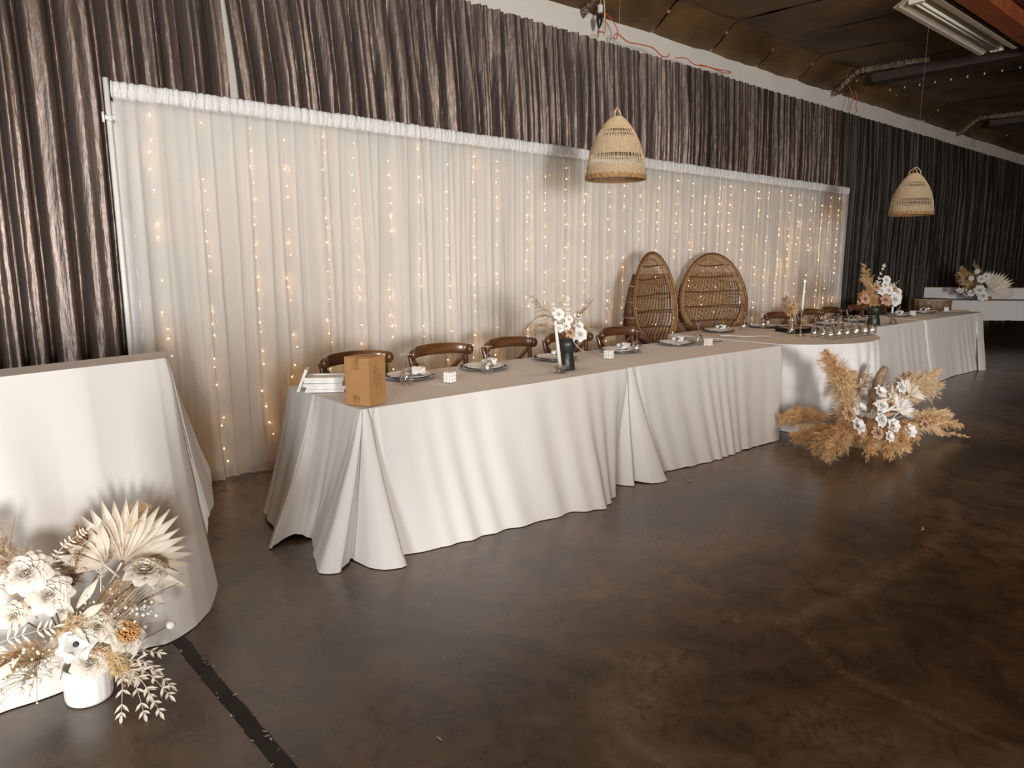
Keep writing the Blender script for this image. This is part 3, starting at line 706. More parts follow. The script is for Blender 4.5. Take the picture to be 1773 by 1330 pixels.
# ---------------------------------------------------------------- basket pendants
def pendant(label, loc):
    t = thing('basket_pendant', label, 'pendant lamp', loc, 0.3, 'basket pendant lamps')
    Hh = 0.445
    def prof(v):     # v 0 rim .. 1 top
        pts = [(0, 0.220), (0.05, 0.2215), (0.15, 0.217), (0.3, 0.208), (0.45, 0.193), (0.6, 0.169), (0.75, 0.134), (0.87, 0.098), (0.95, 0.067), (1.0, 0.040)]
        for (a, b) in zip(pts[:-1], pts[1:]):
            if v <= b[0]: q = (v-a[0])/(b[0]-a[0]); return a[1]+(b[1]-a[1])*q
        return pts[-1][1]
    b = MB(); nr = 84
    for i in range(nr):
        a = 2*PI*i/nr
        for dj in (0,):
            pts = []
            for j in range(15):
                v = 0.04+0.955*j/14; a2 = a+0.018*math.sin(i*2.7+j*0.8); pts.append((prof(v)*math.cos(a2), prof(v)*math.sin(a2), v*Hh))
            b.tube(pts, 0.0021, 4, caps=False)
    b.build('upright_reeds', M['seagrass'], t)
    dense = [(0.035, 0.20), (0.40, 0.635), (0.80, 1.0)]
    for (va, vb) in dense:
        b = MB(); z = va*Hh; k = 0
        while z < vb*Hh:
            r_ = prof(z/Hh); ns = 84; ph = k % 2
            pts = [((r_+0.0024*(1 if (i+ph) % 2 else -1))*math.cos(2*PI*i/ns), (r_+0.0024*(1 if (i+ph) % 2 else -1))*math.sin(2*PI*i/ns), z) for i in range(ns)]
            b.tube(pts, 0.0026, 4, closed=True); z += 0.0058; k += 1
        b.build('woven_band', M['seagrass'], t)
    for v in (0.215, 0.30, 0.385, 0.655, 0.72, 0.785):
        r_ = prof(v); b = MB()
        b.tube([(r_*math.cos(2*PI*i/60), r_*math.sin(2*PI*i/60), v*Hh) for i in range(60)], 0.0032, 5, closed=True)
        b.build('ring', M['seagrass'], t)
    b = MB()
    for k in range(5):
        n = 120; b.tube([((0.2215+0.004*math.sin(i*PI/2+k))*math.cos(2*PI*i/n), (0.2215+0.004*math.sin(i*PI/2+k))*math.sin(2*PI*i/n), -0.004+0.0065*k) for i in range(n)], 0.0055, 5, closed=True)
    b.build('braided_rim', M['rattan'], t)
    for s in (0, 1):
        dx = (0.012*(1 if s else -1))
        MB().tube(crom([(-0.062+dx, dx, 0.428), (-0.045+dx, dx, 0.475), (dx, dx*0.3, 0.508), (0.045-dx, -dx, 0.475), (0.062-dx, -dx, 0.428)], 7), 0.0048, 7).build('handle_loop', M['seagrass'], t)
    MB().tube([(0, 0, 0.505), (0, 0, 4.195-loc[2])], 0.0006, 4).build('hanging_line', M['wire'], t)
    return t
pa = pendant('woven basket pendant hanging in front of the middle of the white backdrop', (4.19, 3.67, 2.10))
pb_ = dup(pa, (8.70, 3.25, 2.0), 1.1, 'woven basket pendant hanging at the far right before dark curtain')
for ch in pb_.children:
    if ch.name.startswith('hanging_line'):
        ch.data = MB().tube([(0, 0, 0.505), (0, 0, 2.2)], 0.0006, 4).build('tmp_line', M['wire']).data
bpy.data.objects.remove(bpy.data.objects['tmp_line'])

# ---------------------------------------------------------------- ceiling fittings
t = thing('fluorescent_fixture', 'white twin-tube ceiling light fixture, unlit, beside the orange beam', 'ceiling light', (9.1, 3.07, 3.97))
L = 2.55
b = MB()
pr = [(-0.20, 0.005), (-0.20, 0.0), (-0.150, 0.0), (-0.145, 0.012), (-0.050, 0.062), (-0.040, 0.040), (0.040, 0.040), (0.050, 0.062), (0.145, 0.012), (0.150, 0.0), (0.20, 0.0), (0.20, 0.005), (0.06, 0.085), (-0.06, 0.085)]
n = len(pr)
b.v = [(-L/2, y, z) for y, z in pr]+[(L/2, y, z) for y, z in pr]
b.f = [(i, (i+1) % n, n+(i+1) % n, n+i) for i in range(n)]
b.build('reflector', M['steel'], t, smooth=False)
MB().box((0, 0, 0.125), (L*0.96, 0.10, 0.09)).build('housing', M['steel'], t, smooth=False)
for s in (-1, 1):
    MB().tube([(-L/2+0.05, s*0.024, 0.018), (L/2+0.02, s*0.024, 0.018)], 0.0145, 12).build('tube', M['tube'], t)
    MB().box((s*(L/2-0.04), 0, 0.03), (0.05, 0.13, 0.06)).build('end_cap', M['tube'], t, smooth=False)
    MB().tube([(s*0.9, 0, 0.16), (s*0.9, 0, 0.235)], 0.006, 6).build('hanger', M['black'], t)
b = MB(); pts = crom([(5.50, 5.10, 3.71), (5.58, 5.12, 3.73), (5.64, 5.13, 3.745), (5.66, 5.14, 3.90), (5.68, 5.15, 3.92), (5.78, 5.15, 3.88), (5.84, 5.14, 3.80), (5.81, 5.12, 3.715), (5.74, 5.10, 3.70), (5.78, 5.09, 3.745), (5.95, 5.09, 3.70), (6.15, 5.09, 3.71), (6.35, 5.09, 3.715), (6.5, 5.09, 3.665), (6.6, 5.09, 3.665), (6.66, 5.10, 3.715)], 8)
b.tube(pts, 0.0055, 6)
tag(b.build('extension_cable', M['cable']), 'tangled orange extension cable lying along the top of the curtain, left length', 'cable')
b = MB(); b.tube(crom([(6.75, 5.10, 3.685), (6.95, 5.09, 3.71), (7.1, 5.09, 3.675), (7.4, 5.09, 3.69), (7.7, 5.09, 3.68), (7.85, 5.10, 3.71), (7.8, 5.11, 3.72), (7.55, 5.10, 3.70), (7.2, 5.09, 3.69)], 8), 0.005, 6)
tag(b.build('extension_cable', M['cable']), 'orange extension cable lying along the top of the curtain, right length', 'cable')
t = thing('hanging_plug', 'black plug with white clip hanging from the ceiling edge above the curtain', 'plug', (5.56, 5.13, 3.70))
MB().lathe([(0.004, 0.06), (0.022, 0.09), (0.034, 0.13), (0.030, 0.175), (0.014, 0.19), (0.003, 0.195)], 14).build('plug_body', M['black'], t)
MB().box((0.01, 0, 0.245), (0.035, 0.03, 0.07)).build('clip', M['white_pole'], t, smooth=False)
MB().tube([(0.0, 0, 0.19), (0.01, 0, 0.26), (0.02, 0.0, 0.40)], 0.005, 6).tube(crom([(0.06, 0.0, 0.36), (0.075, 0.0, 0.2), (0.07, 0, 0.0)], 6), 0.007, 6).build('cord', M['stem_t'], t)
for x, lab in ((11.05, 'pair of thin cords dangling from the ceiling edge below the near foil rafter'), (16.3, 'pair of thin cords dangling from the ceiling edge far right')):
    b = MB(); b.tube(crom([(x, 5.16, 4.05), (x+0.02, 5.09, 3.88), (x-0.04, 5.09, 3.76), (x-0.02, 5.10, 3.70)], 5), 0.006, 5)
    b.tube(crom([(x+0.08, 5.10, 3.98), (x+0.16, 5.09, 3.88), (x+0.13, 5.09, 3.78), (x+0.2, 5.10, 3.70)], 5), 0.006, 5)
    tag(b.build('dangling_cords', M['cable'] if x < 12 else M['stem'], kind='stuff'), lab, 'cord')
t = thing('festoon_lights', 'string of small unlit bulbs strung under the dark ceiling at right', 'string lights', (12.15, 4.5, 4.13))
MB().tube([(0.0, -1.4+2.4*i/30, 0.035-0.012*abs(math.sin(i*PI/3))) for i in range(31)], 0.004, 5).build('wire', M['black'], t)
for i in range(11):
    MB().ball((0, -1.2+0.215*i, 0.0), 0.013, 8, 6, 1.5).build('bulb', M['grey_bulb'], t)

# ---------------------------------------------------------------- things on the tables
ZT = TZ+0.0045
# charger + plate + napkin + upturned glass for each seat
def charger(label):
    t = thing('charger_plate', label, 'charger plate', (0, 0, 0), 0, 'glass charger plates on the head table')
    b = MB(); b.lathe([(0.003, 0.001), (0.10, 0.001), (0.118, 0.004), (0.168, 0.0125), (0.170, 0.0145), (0.116, 0.0075), (0.10, 0.004), (0.003, 0.004)], 44)
    b.build('glass_disc', M['smoke'], t)
    b = MB(); b.tube([(0.169*math.cos(2*PI*i/48), 0.169*math.sin(2*PI*i/48), 0.014+0.0008*math.sin(i*1.7)) for i in range(48)], 0.0017, 5, closed=True)
    b.build('silver_rim', M['silver'], t, label='thin silver rim')
    return t
def plate(label):
    t = thing('dinner_plate', label, 'plate', (0, 0, 0), 0, 'white dinner plates on the head table')
    b = MB(); b.lathe([(0.002, 0.0045), (0.085, 0.0045), (0.098, 0.006), (0.137, 0.0185), (0.140, 0.0195), (0.138, 0.0165), (0.098, 0.001), (0.085, 0.0), (0.002, 0.0)], 48, fn=lambda r, z, th: r*(1+(0.006*math.sin(th*9) if r > 0.12 else 0)))
    b.build('dish', M['china'], t); return t
def napkin(label):
    t = thing('napkin', label, 'napkin', (0, 0, 0), 0, 'white napkins on the plates')
    b = MB()
    def pf(u, v):     # flat folded tail
        x = -0.115+0.13*u; y = (v-0.5)*(0.10-0.045*u); return (x, y, 0.006+0.004*math.sin(v*9+u*2)+0.010*u)
    b.grid(pf, 10, 12); b.build('folded_tail', M['napkin'], t, solid=0.004)
    b = MB()
    def kn(u, v):
        a = 2*PI*u; r = 0.016+0.011*math.sin(PI*v)
        x = 0.055+0.045*(v-0.5)*2
        rr = r*(1+0.22*math.sin(a*3+v*7)+0.12*math.sin(a*7+v*3))*(0.75+1.1*abs(v-0.5)*1.6)
        return (x, rr*math.cos(a)*1.25, 0.030+rr*math.sin(a)*0.95)
    b.grid(kn, 26, 14, wrap=True); b.build('knot', M['napkin'], t); return t
def goblet(label, cat='wine glass', group='upturned wine glasses at the place settings'):
    t = thing('wine_glass', label, cat, (0, 0, 0), 0, group)
    b = MB(); b.lathe([(0.0345, 0.0), (0.0385, 0.018), (0.041, 0.038), (0.0395, 0.058), (0.031, 0.078), (0.017, 0.092), (0.006, 0.099), (0.0035, 0.103)], 26)
    b.build('bowl', M['glass'], t)
    b = MB(); b.lathe([(0.0035, 0.099), (0.0032, 0.12), (0.003, 0.15), (0.0034, 0.166), (0.007, 0.171)], 12); b.build('stem', M['stemglass'], t)
    b = MB(); b.lathe([(0.007, 0.170), (0.034, 0.1745), (0.0345, 0.1765), (0.004, 0.1785)], 26); b.build('foot', M['stemglass'], t)
    b = MB(); b.tube([(0.0348*math.cos(2*PI*i/30), 0.0348*math.sin(2*PI*i/30), 0.001) for i in range(30)], 0.0009, 5, closed=True); b.build('rim', M['silver'], t)
    return t
seats = [(2.40, 3.79, -0.3, (2.26, 3.60), 'nearest the cardboard box'), (3.00, 3.78, 0.1, (2.886, 3.60), 'second from the cardboard box'),
         (3.70, 3.80, 0.3, None, 'behind the near black vase'), (4.42, 3.79, -0.1, (4.45, 3.63), 'just right of the near black vase'),
         (5.17, 3.79, 0.1, (5.33, 3.66), 'in front of the left peacock chair'), (6.42, 4.17, 0.0, (6.80, 4.10), 'in front of the right peacock chair'),
         (7.22, 4.12, 0.2, (7.10, 4.05), 'between the peacock chairs and the bud vase'), (8.08, 3.80, 0.0, (8.0, 3.62), 'behind the cluster of upturned glasses'),
         (8.78, 3.80, 0.1, (9.10, 3.70), 'beside the far black vase'), (10.05, 3.80, 0.0, (10.25, 3.86), 'right of the far black vase'), (10.90, 3.80, 0.1, (11.25, 3.84), 'at the far right end of the row')]
ch0 = pl0 = nk0 = gl0 = None
for (x, y, a, g, where) in seats:
    z = ZT+(0.004 if 5.8 < x < 7.7 else 0.003 if x > 9.6 else 0)
    if ch0 is None:
        ch0 = charger('glass charger plate '+where); ch0.location = (x, y, z)
        pl0 = plate('white dinner plate '+where); pl0.location = (x, y, z+0.005); pl0.rotation_euler.z = a
        nk0 = napkin('white knotted napkin on the plate '+where); nk0.location = (x, y, z+0.0105); nk0.rotation_euler.z = a
    else:
        dup(ch0, (x, y, z), a, 'glass charger plate '+where); dup(pl0, (x, y, z+0.005), a, 'white dinner plate '+where)
        dup(nk0, (x, y, z+0.0105), a, 'white knotted napkin on the plate '+where)
    if g:
        if gl0 is None: gl0 = goblet('upturned wine glass at the setting '+where); gl0.location = (g[0], g[1], z)
        else: dup(gl0, (g[0], g[1], z), a, 'upturned wine glass at the setting '+where)
# cluster of upturned glasses on the rounded table
gpos = []
for r_ in range(3):
    for k in range(6):
        if r_ == 2 and k > 4: continue
        gpos.append((6.60+0.155*k+0.05*r_+random.uniform(-0.008, 0.008), 3.07+0.098*r_-0.012*k+random.uniform(-0.006, 0.006)))
ords = ['first', 'second', 'third', 'fourth', 'fifth', 'sixth']
for gi, (x, y) in enumerate(gpos):
    dup(gl0, (x, y, ZT+0.004), random.random()*3, 'upturned wine glass, %s from the left in the %s row of the cluster' % (ords[gi % 6], ['front', 'middle', 'back'][gi//6]), 'cluster of upturned wine glasses')
# bubble candles
def bubble(label, loc, rz):
    t = thing('bubble_candle', label, 'candle', loc, rz, 'white bubble cube candles')
    b = MB(); r_ = 0.0125
    b.box((0, 0, 0.0325), (0.046, 0.046, 0.050))
    for i in range(3):
        for j in range(3):
            for k in range(3):
                if i == j == k == 1: continue
                b.ball(((i-1)*0.0205, (j-1)*0.0205, 0.0125+k*0.0205), r_, 9, 6)
    b.build('bubbled_wax', M['wax'], t)
    MB().tube([(0, 0, 0.064), (0.001, 0, 0.076)], 0.001, 5).build('wick', M['black'], t)
    return t
bc = bubble('white bubble cube candle nearest the cardboard box', (2.487, 3.468, ZT), 0.35)
for (x, y, z, a, lab) in [(4.014, 3.54, ZT, 0.2, 'white bubble cube candle just right of the near black vase'), (5.273, 3.515, ZT, 0.1, 'white bubble cube candle in front of the left peacock chair'),
                    (10.213, 3.674, ZT+0.003, 0.0, 'white bubble cube candle right of the far black vase'), (11.38, 3.653, ZT+0.003, 0.3, 'white bubble cube candle at the far right end of the tables')]:
    dup(bc, (x, y, z), a, lab)

# cardboard box
t = thing('cardboard_box', 'brown cardboard box with printing, standing on the corner of the nearest table', 'box', (1.755, 3.145, ZT))
A = Vector((0, 0)); Lc = Vector((-0.066, 0.131)); Rc = Vector((0.118, 0.040)); Bc = Lc+Rc; Hb = 0.245
b = MB(); q = [(A.x, A.y), (Rc.x, Rc.y), (Bc.x, Bc.y), (Lc.x, Lc.y)]
b.add([(x, y, 0) for x, y in q]+[(x, y, Hb) for x, y in q], [(3, 2, 1, 0), (0, 1, 5, 4), (1, 2, 6, 5), (2, 3, 7, 6), (3, 0, 4, 7)]); b.build('carton', M['card'], t, smooth=False)
for nm, (p, q2) in (('flap', (A, Rc)), ('flap', (Lc, Bc))):
    inw = (Lc if p is A else -Lc)*0.49
    b = MB(); lift = 0.004
    b.add([(p.x, p.y, Hb), (q2.x, q2.y, Hb), (q2.x+inw.x, q2.y+inw.y, Hb+lift), (p.x+inw.x, p.y+inw.y, Hb+lift), (p.x, p.y, Hb+0.004), (q2.x, q2.y, Hb+0.004), (q2.x+inw.x, q2.y+inw.y, Hb+lift+0.004), (p.x+inw.x, p.y+inw.y, Hb+lift+0.004)],
          [(3, 2, 1, 0), (4, 5, 6, 7), (0, 1, 5, 4), (1, 2, 6, 5), (2, 3, 7, 6), (3, 0, 4, 7)])
    b.build(nm, M['card'], t, smooth=False)
def onface(O, U, s0, s1, z0, z1, off, material, name):
    n_ = Vector((U.y, -U.x)).normalized()
    if n_.dot(Bc) > 0: n_ = -n_
    b = MB(); p0 = O+U*s0+n_*off; p1 = O+U*s1+n_*off
    b.add([(p0.x, p0.y, z0), (p1.x, p1.y, z0), (p1.x, p1.y, z1), (p0.x, p0.y, z1)], [(0, 1, 2, 3)])
    return b if name is None else b.build(name, material, t, smooth=False)
onface(A, Lc, 0.40, 0.68, 0.0, 0.052, 0.0006, M['tape'], 'tape_strip')
onface(A, Lc, 0.40, 0.70, 0.185, Hb+0.002, 0.0006, M['tape'], 'tape_strip')
ib = MB(); random.seed(3)
nrm = Vector((Rc.y, -Rc.x)).normalized()*0.0007
for col_, (zlo, zhi) in enumerate([(0.10, 0.20), (0.075, 0.205), (0.085, 0.20), (0.12, 0.19), (0.07, 0.175)]):
    z = zlo; s0 = 0.28+col_*0.085
    if col_ > 2: s0 += 0.05
    while z < zhi:     # sideways lettering: small upright strokes, letter by letter
        h_ = random.uniform(0.0025, 0.006)
        if random.random() > 0.14:
            p0 = A+Rc*s0+nrm; p1 = A+Rc*(s0+0.052)+nrm
            ib.add([(p0.x, p0.y, z), (p1.x, p1.y, z), (p1.x, p1.y, z+0.0011), (p0.x, p0.y, z+0.0011)], [(0, 1, 2, 3)])
            pm = A+Rc*(s0+random.choice((0, 0.042)))+nrm; pn = A+Rc*(s0+random.choice((0.010, 0.052)))+nrm
            ib.add([(pm.x, pm.y, z), (pn.x, pn.y, z), (pn.x, pn.y, z+h_*0.8), (pm.x, pm.y, z+h_*0.8)], [(0, 1, 2, 3)])
        z += h_+0.0018
ib.build('printed_lettering', M['ink'], t, smooth=False, kind='stuff')

# stack of white frames on the table's back corner
def frame(name, label, loc, rz, tilt=None):
    t = thing(name, label, 'frame', loc, rz, 'stack of white frames')
    w_, h_, th = 0.215, 0.165, 0.0165; bw = 0.020
    for (c, d, nm) in [((0, -h_/2+bw/2, th/2), (w_, bw, th), 'rail'), ((0, h_/2-bw/2, th/2), (w_, bw, th), 'rail'), ((-w_/2+bw/2, 0, th/2), (bw, h_-2*bw, th), 'stile'), ((w_/2-bw/2, 0, th/2), (bw, h_-2*bw, th), 'stile')]:
        MB().box(c, d).build(nm, M['white_paint'], t, smooth=False)
    MB().box((0, 0, th*0.45), (w_-2*bw, h_-2*bw, 0.004)).build('panel', M['grey_card'], t, smooth=False)
    if tilt: t.rotation_euler = tilt
    return t
random.seed(5)
names = ['lowest', 'second from the bottom', 'middle', 'second from the top', 'topmost']
ca, sa = math.cos(R(-36)), math.sin(R(-36))
fr0 = None
for k in range(5):
    dx = random.uniform(-0.012, 0.012); loc = (1.80+dx, 3.72+random.uniform(-0.011, 0.011), ZT+0.0172*k)
    a = R(-36)+random.uniform(-0.05, 0.05); lab = 'white frame, %s of the stack behind the box' % names[k]
    fr0 = frame('picture_frame', lab, loc, a) if fr0 is None else (dup(fr0, loc, a, lab), fr0)[1]
lf = dup(fr0, (1.706, 3.800, ZT+0.0), 0, 'white frame leaning upright against the left of the frame stack')
lf.rotation_euler = (0, R(-68), R(-30)); lf.location = (1.693, 3.775, ZT+0.064); lf.scale = (0.62, 0.7, 0.9)

# candles
def candle_flame(t, top, h=0.03):
    b = MB(); b.lathe([(0.0005, -0.002), (0.0045, 0.004), (0.0065, 0.011), (0.0045, 0.021), (0.0004, h)], 10, top); b.build('flame', M['flame'], t)
def taper(label, base, top, r0=0.013, r1=0.0095):
    t = thing('taper_candle', label, 'candle', base, 0, 'white taper candles')
    d = Vector(top)-Vector(base)
    MB().tube([(0, 0, 0), tuple(d*0.5), tuple(d*0.985), tuple(d)], [r0, (r0+r1)/2, r1, r1*0.5], 14).build('wax', M['wax'], t)
    MB().tube([tuple(d), tuple(d+Vector((0, 0, 0.008)))], 0.001, 5).build('wick', M['black'], t)
    candle_flame(t, d+Vector((0, 0, 0.006))); return t
t = thing('candle_holder', 'low faceted glass candle holder beside the near black vase', 'candle holder', (3.262, 3.298, ZT))
b = MB()
def fac(r, z, th): return r*(1+0.10*math.cos(6*th)+0.05*math.cos(12*th))
b.lathe([(0.004, 0.0), (0.034, 0.0), (0.040, 0.008), (0.030, 0.022), (0.036, 0.034), (0.040, 0.050), (0.030, 0.055), (0.014, 0.053), (0.013, 0.030), (0.003, 0.028)], 36, fn=fac); b.build('cup', M['glass'], t, smooth=False)
b = MB(); 
for i in range(6):
    a = 2*PI*i/6; b.ball((0.030*math.cos(a), 0.030*math.sin(a), 0.030), 0.010, 6, 4)
b.build('facet_ring', M['glass'], t, smooth=False)
taper('leaning white taper candle in the low glass holder beside the near black vase', (3.262, 3.298, ZT+0.036), (3.218, 3.30, 1.075))
t = thing('glass_candlestick', 'tall slender glass candlestick on the rounded centre table', 'candlestick', (6.645, 3.39, ZT+0.004))
b = MB(); b.lathe([(0.004, 0.001), (0.050, 0.001), (0.052, 0.005), (0.02, 0.012), (0.007, 0.025), (0.009, 0.045), (0.006, 0.07), (0.009, 0.10), (0.006, 0.13), (0.009, 0.16), (0.006, 0.19), (0.010, 0.225), (0.020, 0.240), (0.023, 0.262), (0.018, 0.264), (0.014, 0.245), (0.003, 0.243)], 20); b.build('stick', M['glass'], t)
MB().tube([(0.023*math.cos(2*PI*i/20), 0.023*math.sin(2*PI*i/20), 0.262) for i in range(20)], 0.0022, 5, closed=True).build('cup_rim', M['silver'], t)
taper('lit white taper candle standing tall in the slender glass candlestick', (6.645, 3.39, ZT+0.255), (6.66, 3.39, 1.275))
t = thing('candle_holder', 'flared amber-lit glass candle holder right of the far black vase', 'candle holder', (8.80, 3.39, ZT))
b = MB(); b.lathe([(0.004, 0.0), (0.058, 0.0), (0.060, 0.006), (0.040, 0.035), (0.026, 0.07), (0.024, 0.085), (0.036, 0.10), (0.044, 0.125), (0.036, 0.128), (0.016, 0.10), (0.014, 0.085), (0.003, 0.08)], 36, fn=fac); b.build('cup', M['glass'], t, smooth=False)
taper('lit white taper candle beside the far black vase bouquet', (8.80, 3.39, ZT+0.095), (8.81, 3.39, 1.10))

# black vases
def vase(label, loc, k=1.0):
    t = thing('black_vase', label, 'vase', loc, 0, 'black two-tier vases')
    b = MB(); b.lathe([(0.002, 0.0), (0.056*k, 0.0), (0.058*k, 0.004), (0.050*k, 0.06), (0.041*k, 0.118), (0.038*k, 0.123)], 32); b.build('foot', M['black_cer'], t)
    b = MB(); b.lathe([(0.036*k, 0.120), (0.056*k, 0.123), (0.061*k, 0.130), (0.064*k, 0.17), (0.067*k, 0.205), (0.063*k, 0.205), (0.053*k, 0.14), (0.002, 0.135)], 40, fn=lambda r, z, th: r*(1+0.012*math.sin(th*20))); b.build('cup', M['black_cer'], t)
    return t
v1 = vase('black two-tier ceramic vase near the middle of the first long table', (3.40, 3.375, ZT))
v2 = dup(v1, (8.48, 3.46, ZT), 0.3, 'black two-tier ceramic vase on the third long table, beside the cluster of glasses'); v2.scale = (1.25, 1.25, 1.03)

# bud vase, black menus, stray folded cloth, cutlery
t = thing('bud_vase', 'small clear glass bud vase holding dried grass on the rounded table', 'vase', (6.79, 3.56, ZT+0.004))
b = MB(); b.lathe([(0.003, 0.001), (0.036, 0.001), (0.038, 0.01), (0.036, 0.05), (0.028, 0.09), (0.016, 0.13), (0.017, 0.165), (0.021, 0.17)], 22); b.build('bottle', M['glass'], t)
for k, (x, y, a, lab) in enumerate([(7.03, 3.60, -0.35, 'black square tray under the bud vase grass, lower of two'), (7.06, 3.66, -0.30, 'black square tray stacked slightly askew on the lower one')]):
    t = thing('black_tray', lab, 'tray', (x, y, ZT+0.004+0.020*k), a)
    MB().box((0, 0, 0.004), (0.38, 0.28, 0.008)).build('base', M['black_card'], t, smooth=False)
    for (c, d) in [((0, -0.136, 0.010), (0.38, 0.008, 0.018)), ((0, 0.136, 0.010), (0.38, 0.008, 0.018)), ((-0.186, 0, 0.010), (0.008, 0.264, 0.018)), ((0.186, 0, 0.010), (0.008, 0.264, 0.018))]:
        MB().box(c, d).build('lip', M['black_card'], t, smooth=False)
    MB().box((0, 0, 0.0095), (0.35, 0.25, 0.002)).build('liner', M['tan_card'], t, smooth=False)
b = MB(); b.grid(lambda u, v: (5.98+0.36*u+0.05*v, 3.86-0.32*u+0.05*v*(1-u*0.6)-0.02*math.sin(u*3), ZT+0.006+0.010*math.sin(PI*v)*(1-u*0.7)+0.003*math.sin(u*9)), 24, 8)
tag(b.build('folded_ribbon', M['napkin'], solid=0.003), 'pale folded cloth strip lying across the join beside the rounded centre table', 'cloth')
t = thing('cutlery_set', 'dark fork lying behind the bubble candle near the left peacock chair', 'cutlery', (5.52, 3.66, ZT), -0.35)
MB().tube(crom([(-0.10, 0, 0.003), (0.0, 0, 0.006), (0.06, 0, 0.004), (0.075, 0, 0.004)], 4), 0.0035, 6, flat=1.6).build('handle', M['black'], t)
for k in range(4): MB().tube(crom([(0.072, 0, 0.004), (0.09, (k-1.5)*0.006, 0.003), (0.125, (k-1.5)*0.006, 0.010)], 4), 0.0014, 4).build('tine', M['black'], t)
t = thing('looped_wire', 'thin dark looped wire lying beside the plate in front of the left peacock chair', 'wire', (5.48, 3.80, ZT))
MB().tube(crom([(-0.18, 0.02, 0.003), (-0.05, 0.05, 0.003), (0.06, 0.03, 0.004), (0.10, -0.03, 0.003), (0.0, -0.06, 0.003), (-0.18, -0.05, 0.003)], 8), 0.002, 5).build('loop', M['black'], t)
t = thing('gathered_basket', 'low round stool draped in brown gathered cloth beyond the last long table', 'stool', (12.45, 4.22, 0))
b = MB(); b.lathe([(0.31, 0.012), (0.29, 0.3), (0.27, 0.6), (0.27, 0.80), (0.285, 0.875), (0.28, 0.885)], 96, fn=lambda r, z, th: r*(1+(0.035*math.sin(th*16)+0.02*math.sin(th*27+1)) if 0.011 < z < 0.87 else 1.0) if True else r); b.build('gathered_skirt', M['brown_cloth'], t)
b = MB(); b.lathe([(0.005, 0.895), (0.28, 0.893), (0.288, 0.885), (0.28, 0.875)], 48); b.build('top', M['tan_card'], t)
b = MB(); b.tube(crom([(11.30, 3.98, ZT+0.006), (11.60, 3.72, ZT+0.008), (11.72, 3.52, ZT+0.010), (11.62, 3.46, ZT+0.010), (11.35, 3.70, ZT+0.006)], 8), 0.006, 6)
tag(b.build('bent_reed', M['stem_t']), 'thin bent reed hoop lying on the right end of the last table', 'reed')

# ---------------------------------------------------------------- far buffet table
t = thing('buffet_table', 'distant white-clothed table with dark legs behind the row at far right', 'table', (0, 0, 0))
ZB = 0.77
P0 = Vector((14.55, 4.58)); dr = Vector((0.62, -0.785)).normalized(); nr_ = Vector((dr.y, -dr.x))*-1
if nr_.y < 0: nr_ = -nr_
P1 = P0+dr*2.3; P2 = P1+Vector((dr.y*-1, dr.x))*0.75; P3 = P0+Vector((dr.y*-1, dr.x))*0.75
b = MB(); b.add([(p.x, p.y, ZB-0.03) for p in (P0, P1, P2, P3)]+[(p.x, p.y, ZB) for p in (P0, P1, P2, P3)], [(3, 2, 1, 0), (4, 5, 6, 7), (0, 1, 5, 4), (1, 2, 6, 5), (2, 3, 7, 6), (3, 0, 4, 7)]); b.build('tabletop', M['rafter'], t, smooth=False)
for p in (P0.lerp(P2, 0.07), P1.lerp(P3, 0.07), P2.lerp(P0, 0.07), P3.lerp(P1, 0.07)):
    MB().tube([(p.x, p.y, 0), (p.x, p.y, ZB-0.02)], 0.018, 8).build('leg', M['black'], t)
def lc(p, z, out): return p, out
ring = [P3, P0, P1, P2, P3]; ctrl = []
cen = (P0+P2)/2
for k, p in enumerate(ring):
    d = (p-cen).normalized()*0.06
    ctrl.append(((p.x, p.y), (p.x+d.x, p.y+d.y, 0.40 if k in (1,) else 0.42), 0.5))
    if k < 4:
        q2 = ring[k+1]
        for f_ in (0.33, 0.66):
            m_ = p.lerp(q2, f_); dn = Vector(((q2-p).y, -(q2-p).x)).normalized()
            if dn.dot(m_-cen) < 0: dn = -dn
            ctrl.append(((m_.x, m_.y), (m_.x+dn.x*0.05, m_.y+dn.y*0.05, 0.41+0.02*f_), 1.0))
drop_cloth('tablecloth', 'short white cloth with wavy hem over the distant buffet table', ZB+0.006, ctrl, [(p.x, p.y) for p in (P0, P1, P2, P3)], 21.0, amp=0.014, per=0.3, dens=0.03, hemlift=0.02)
t = thing('serving_riser', 'white cloth-covered riser box at the back of the distant buffet table', 'riser', (15.35, 4.60, ZB+0.012), math.atan2(dr.y, dr.x))
b = MB(); b.grid(lambda u, v: (-0.95+1.9*u, -0.16-0.012*math.sin(u*40)*(1-v), 0.20*v), 90, 4); b.build('front_skirt', M['cloth'], t)
MB().box((0, 0.02, 0.205), (1.92, 0.36, 0.012)).build('shelf', M['tan_card'], t, smooth=False)
MB().box((-0.95, 0.02, 0.10), (0.012, 0.35, 0.20)).build('end_panel', M['cloth'], t, smooth=False)
MB().box((0.95, 0.02, 0.10), (0.012, 0.35, 0.20)).build('end_panel', M['cloth'], t, smooth=False)

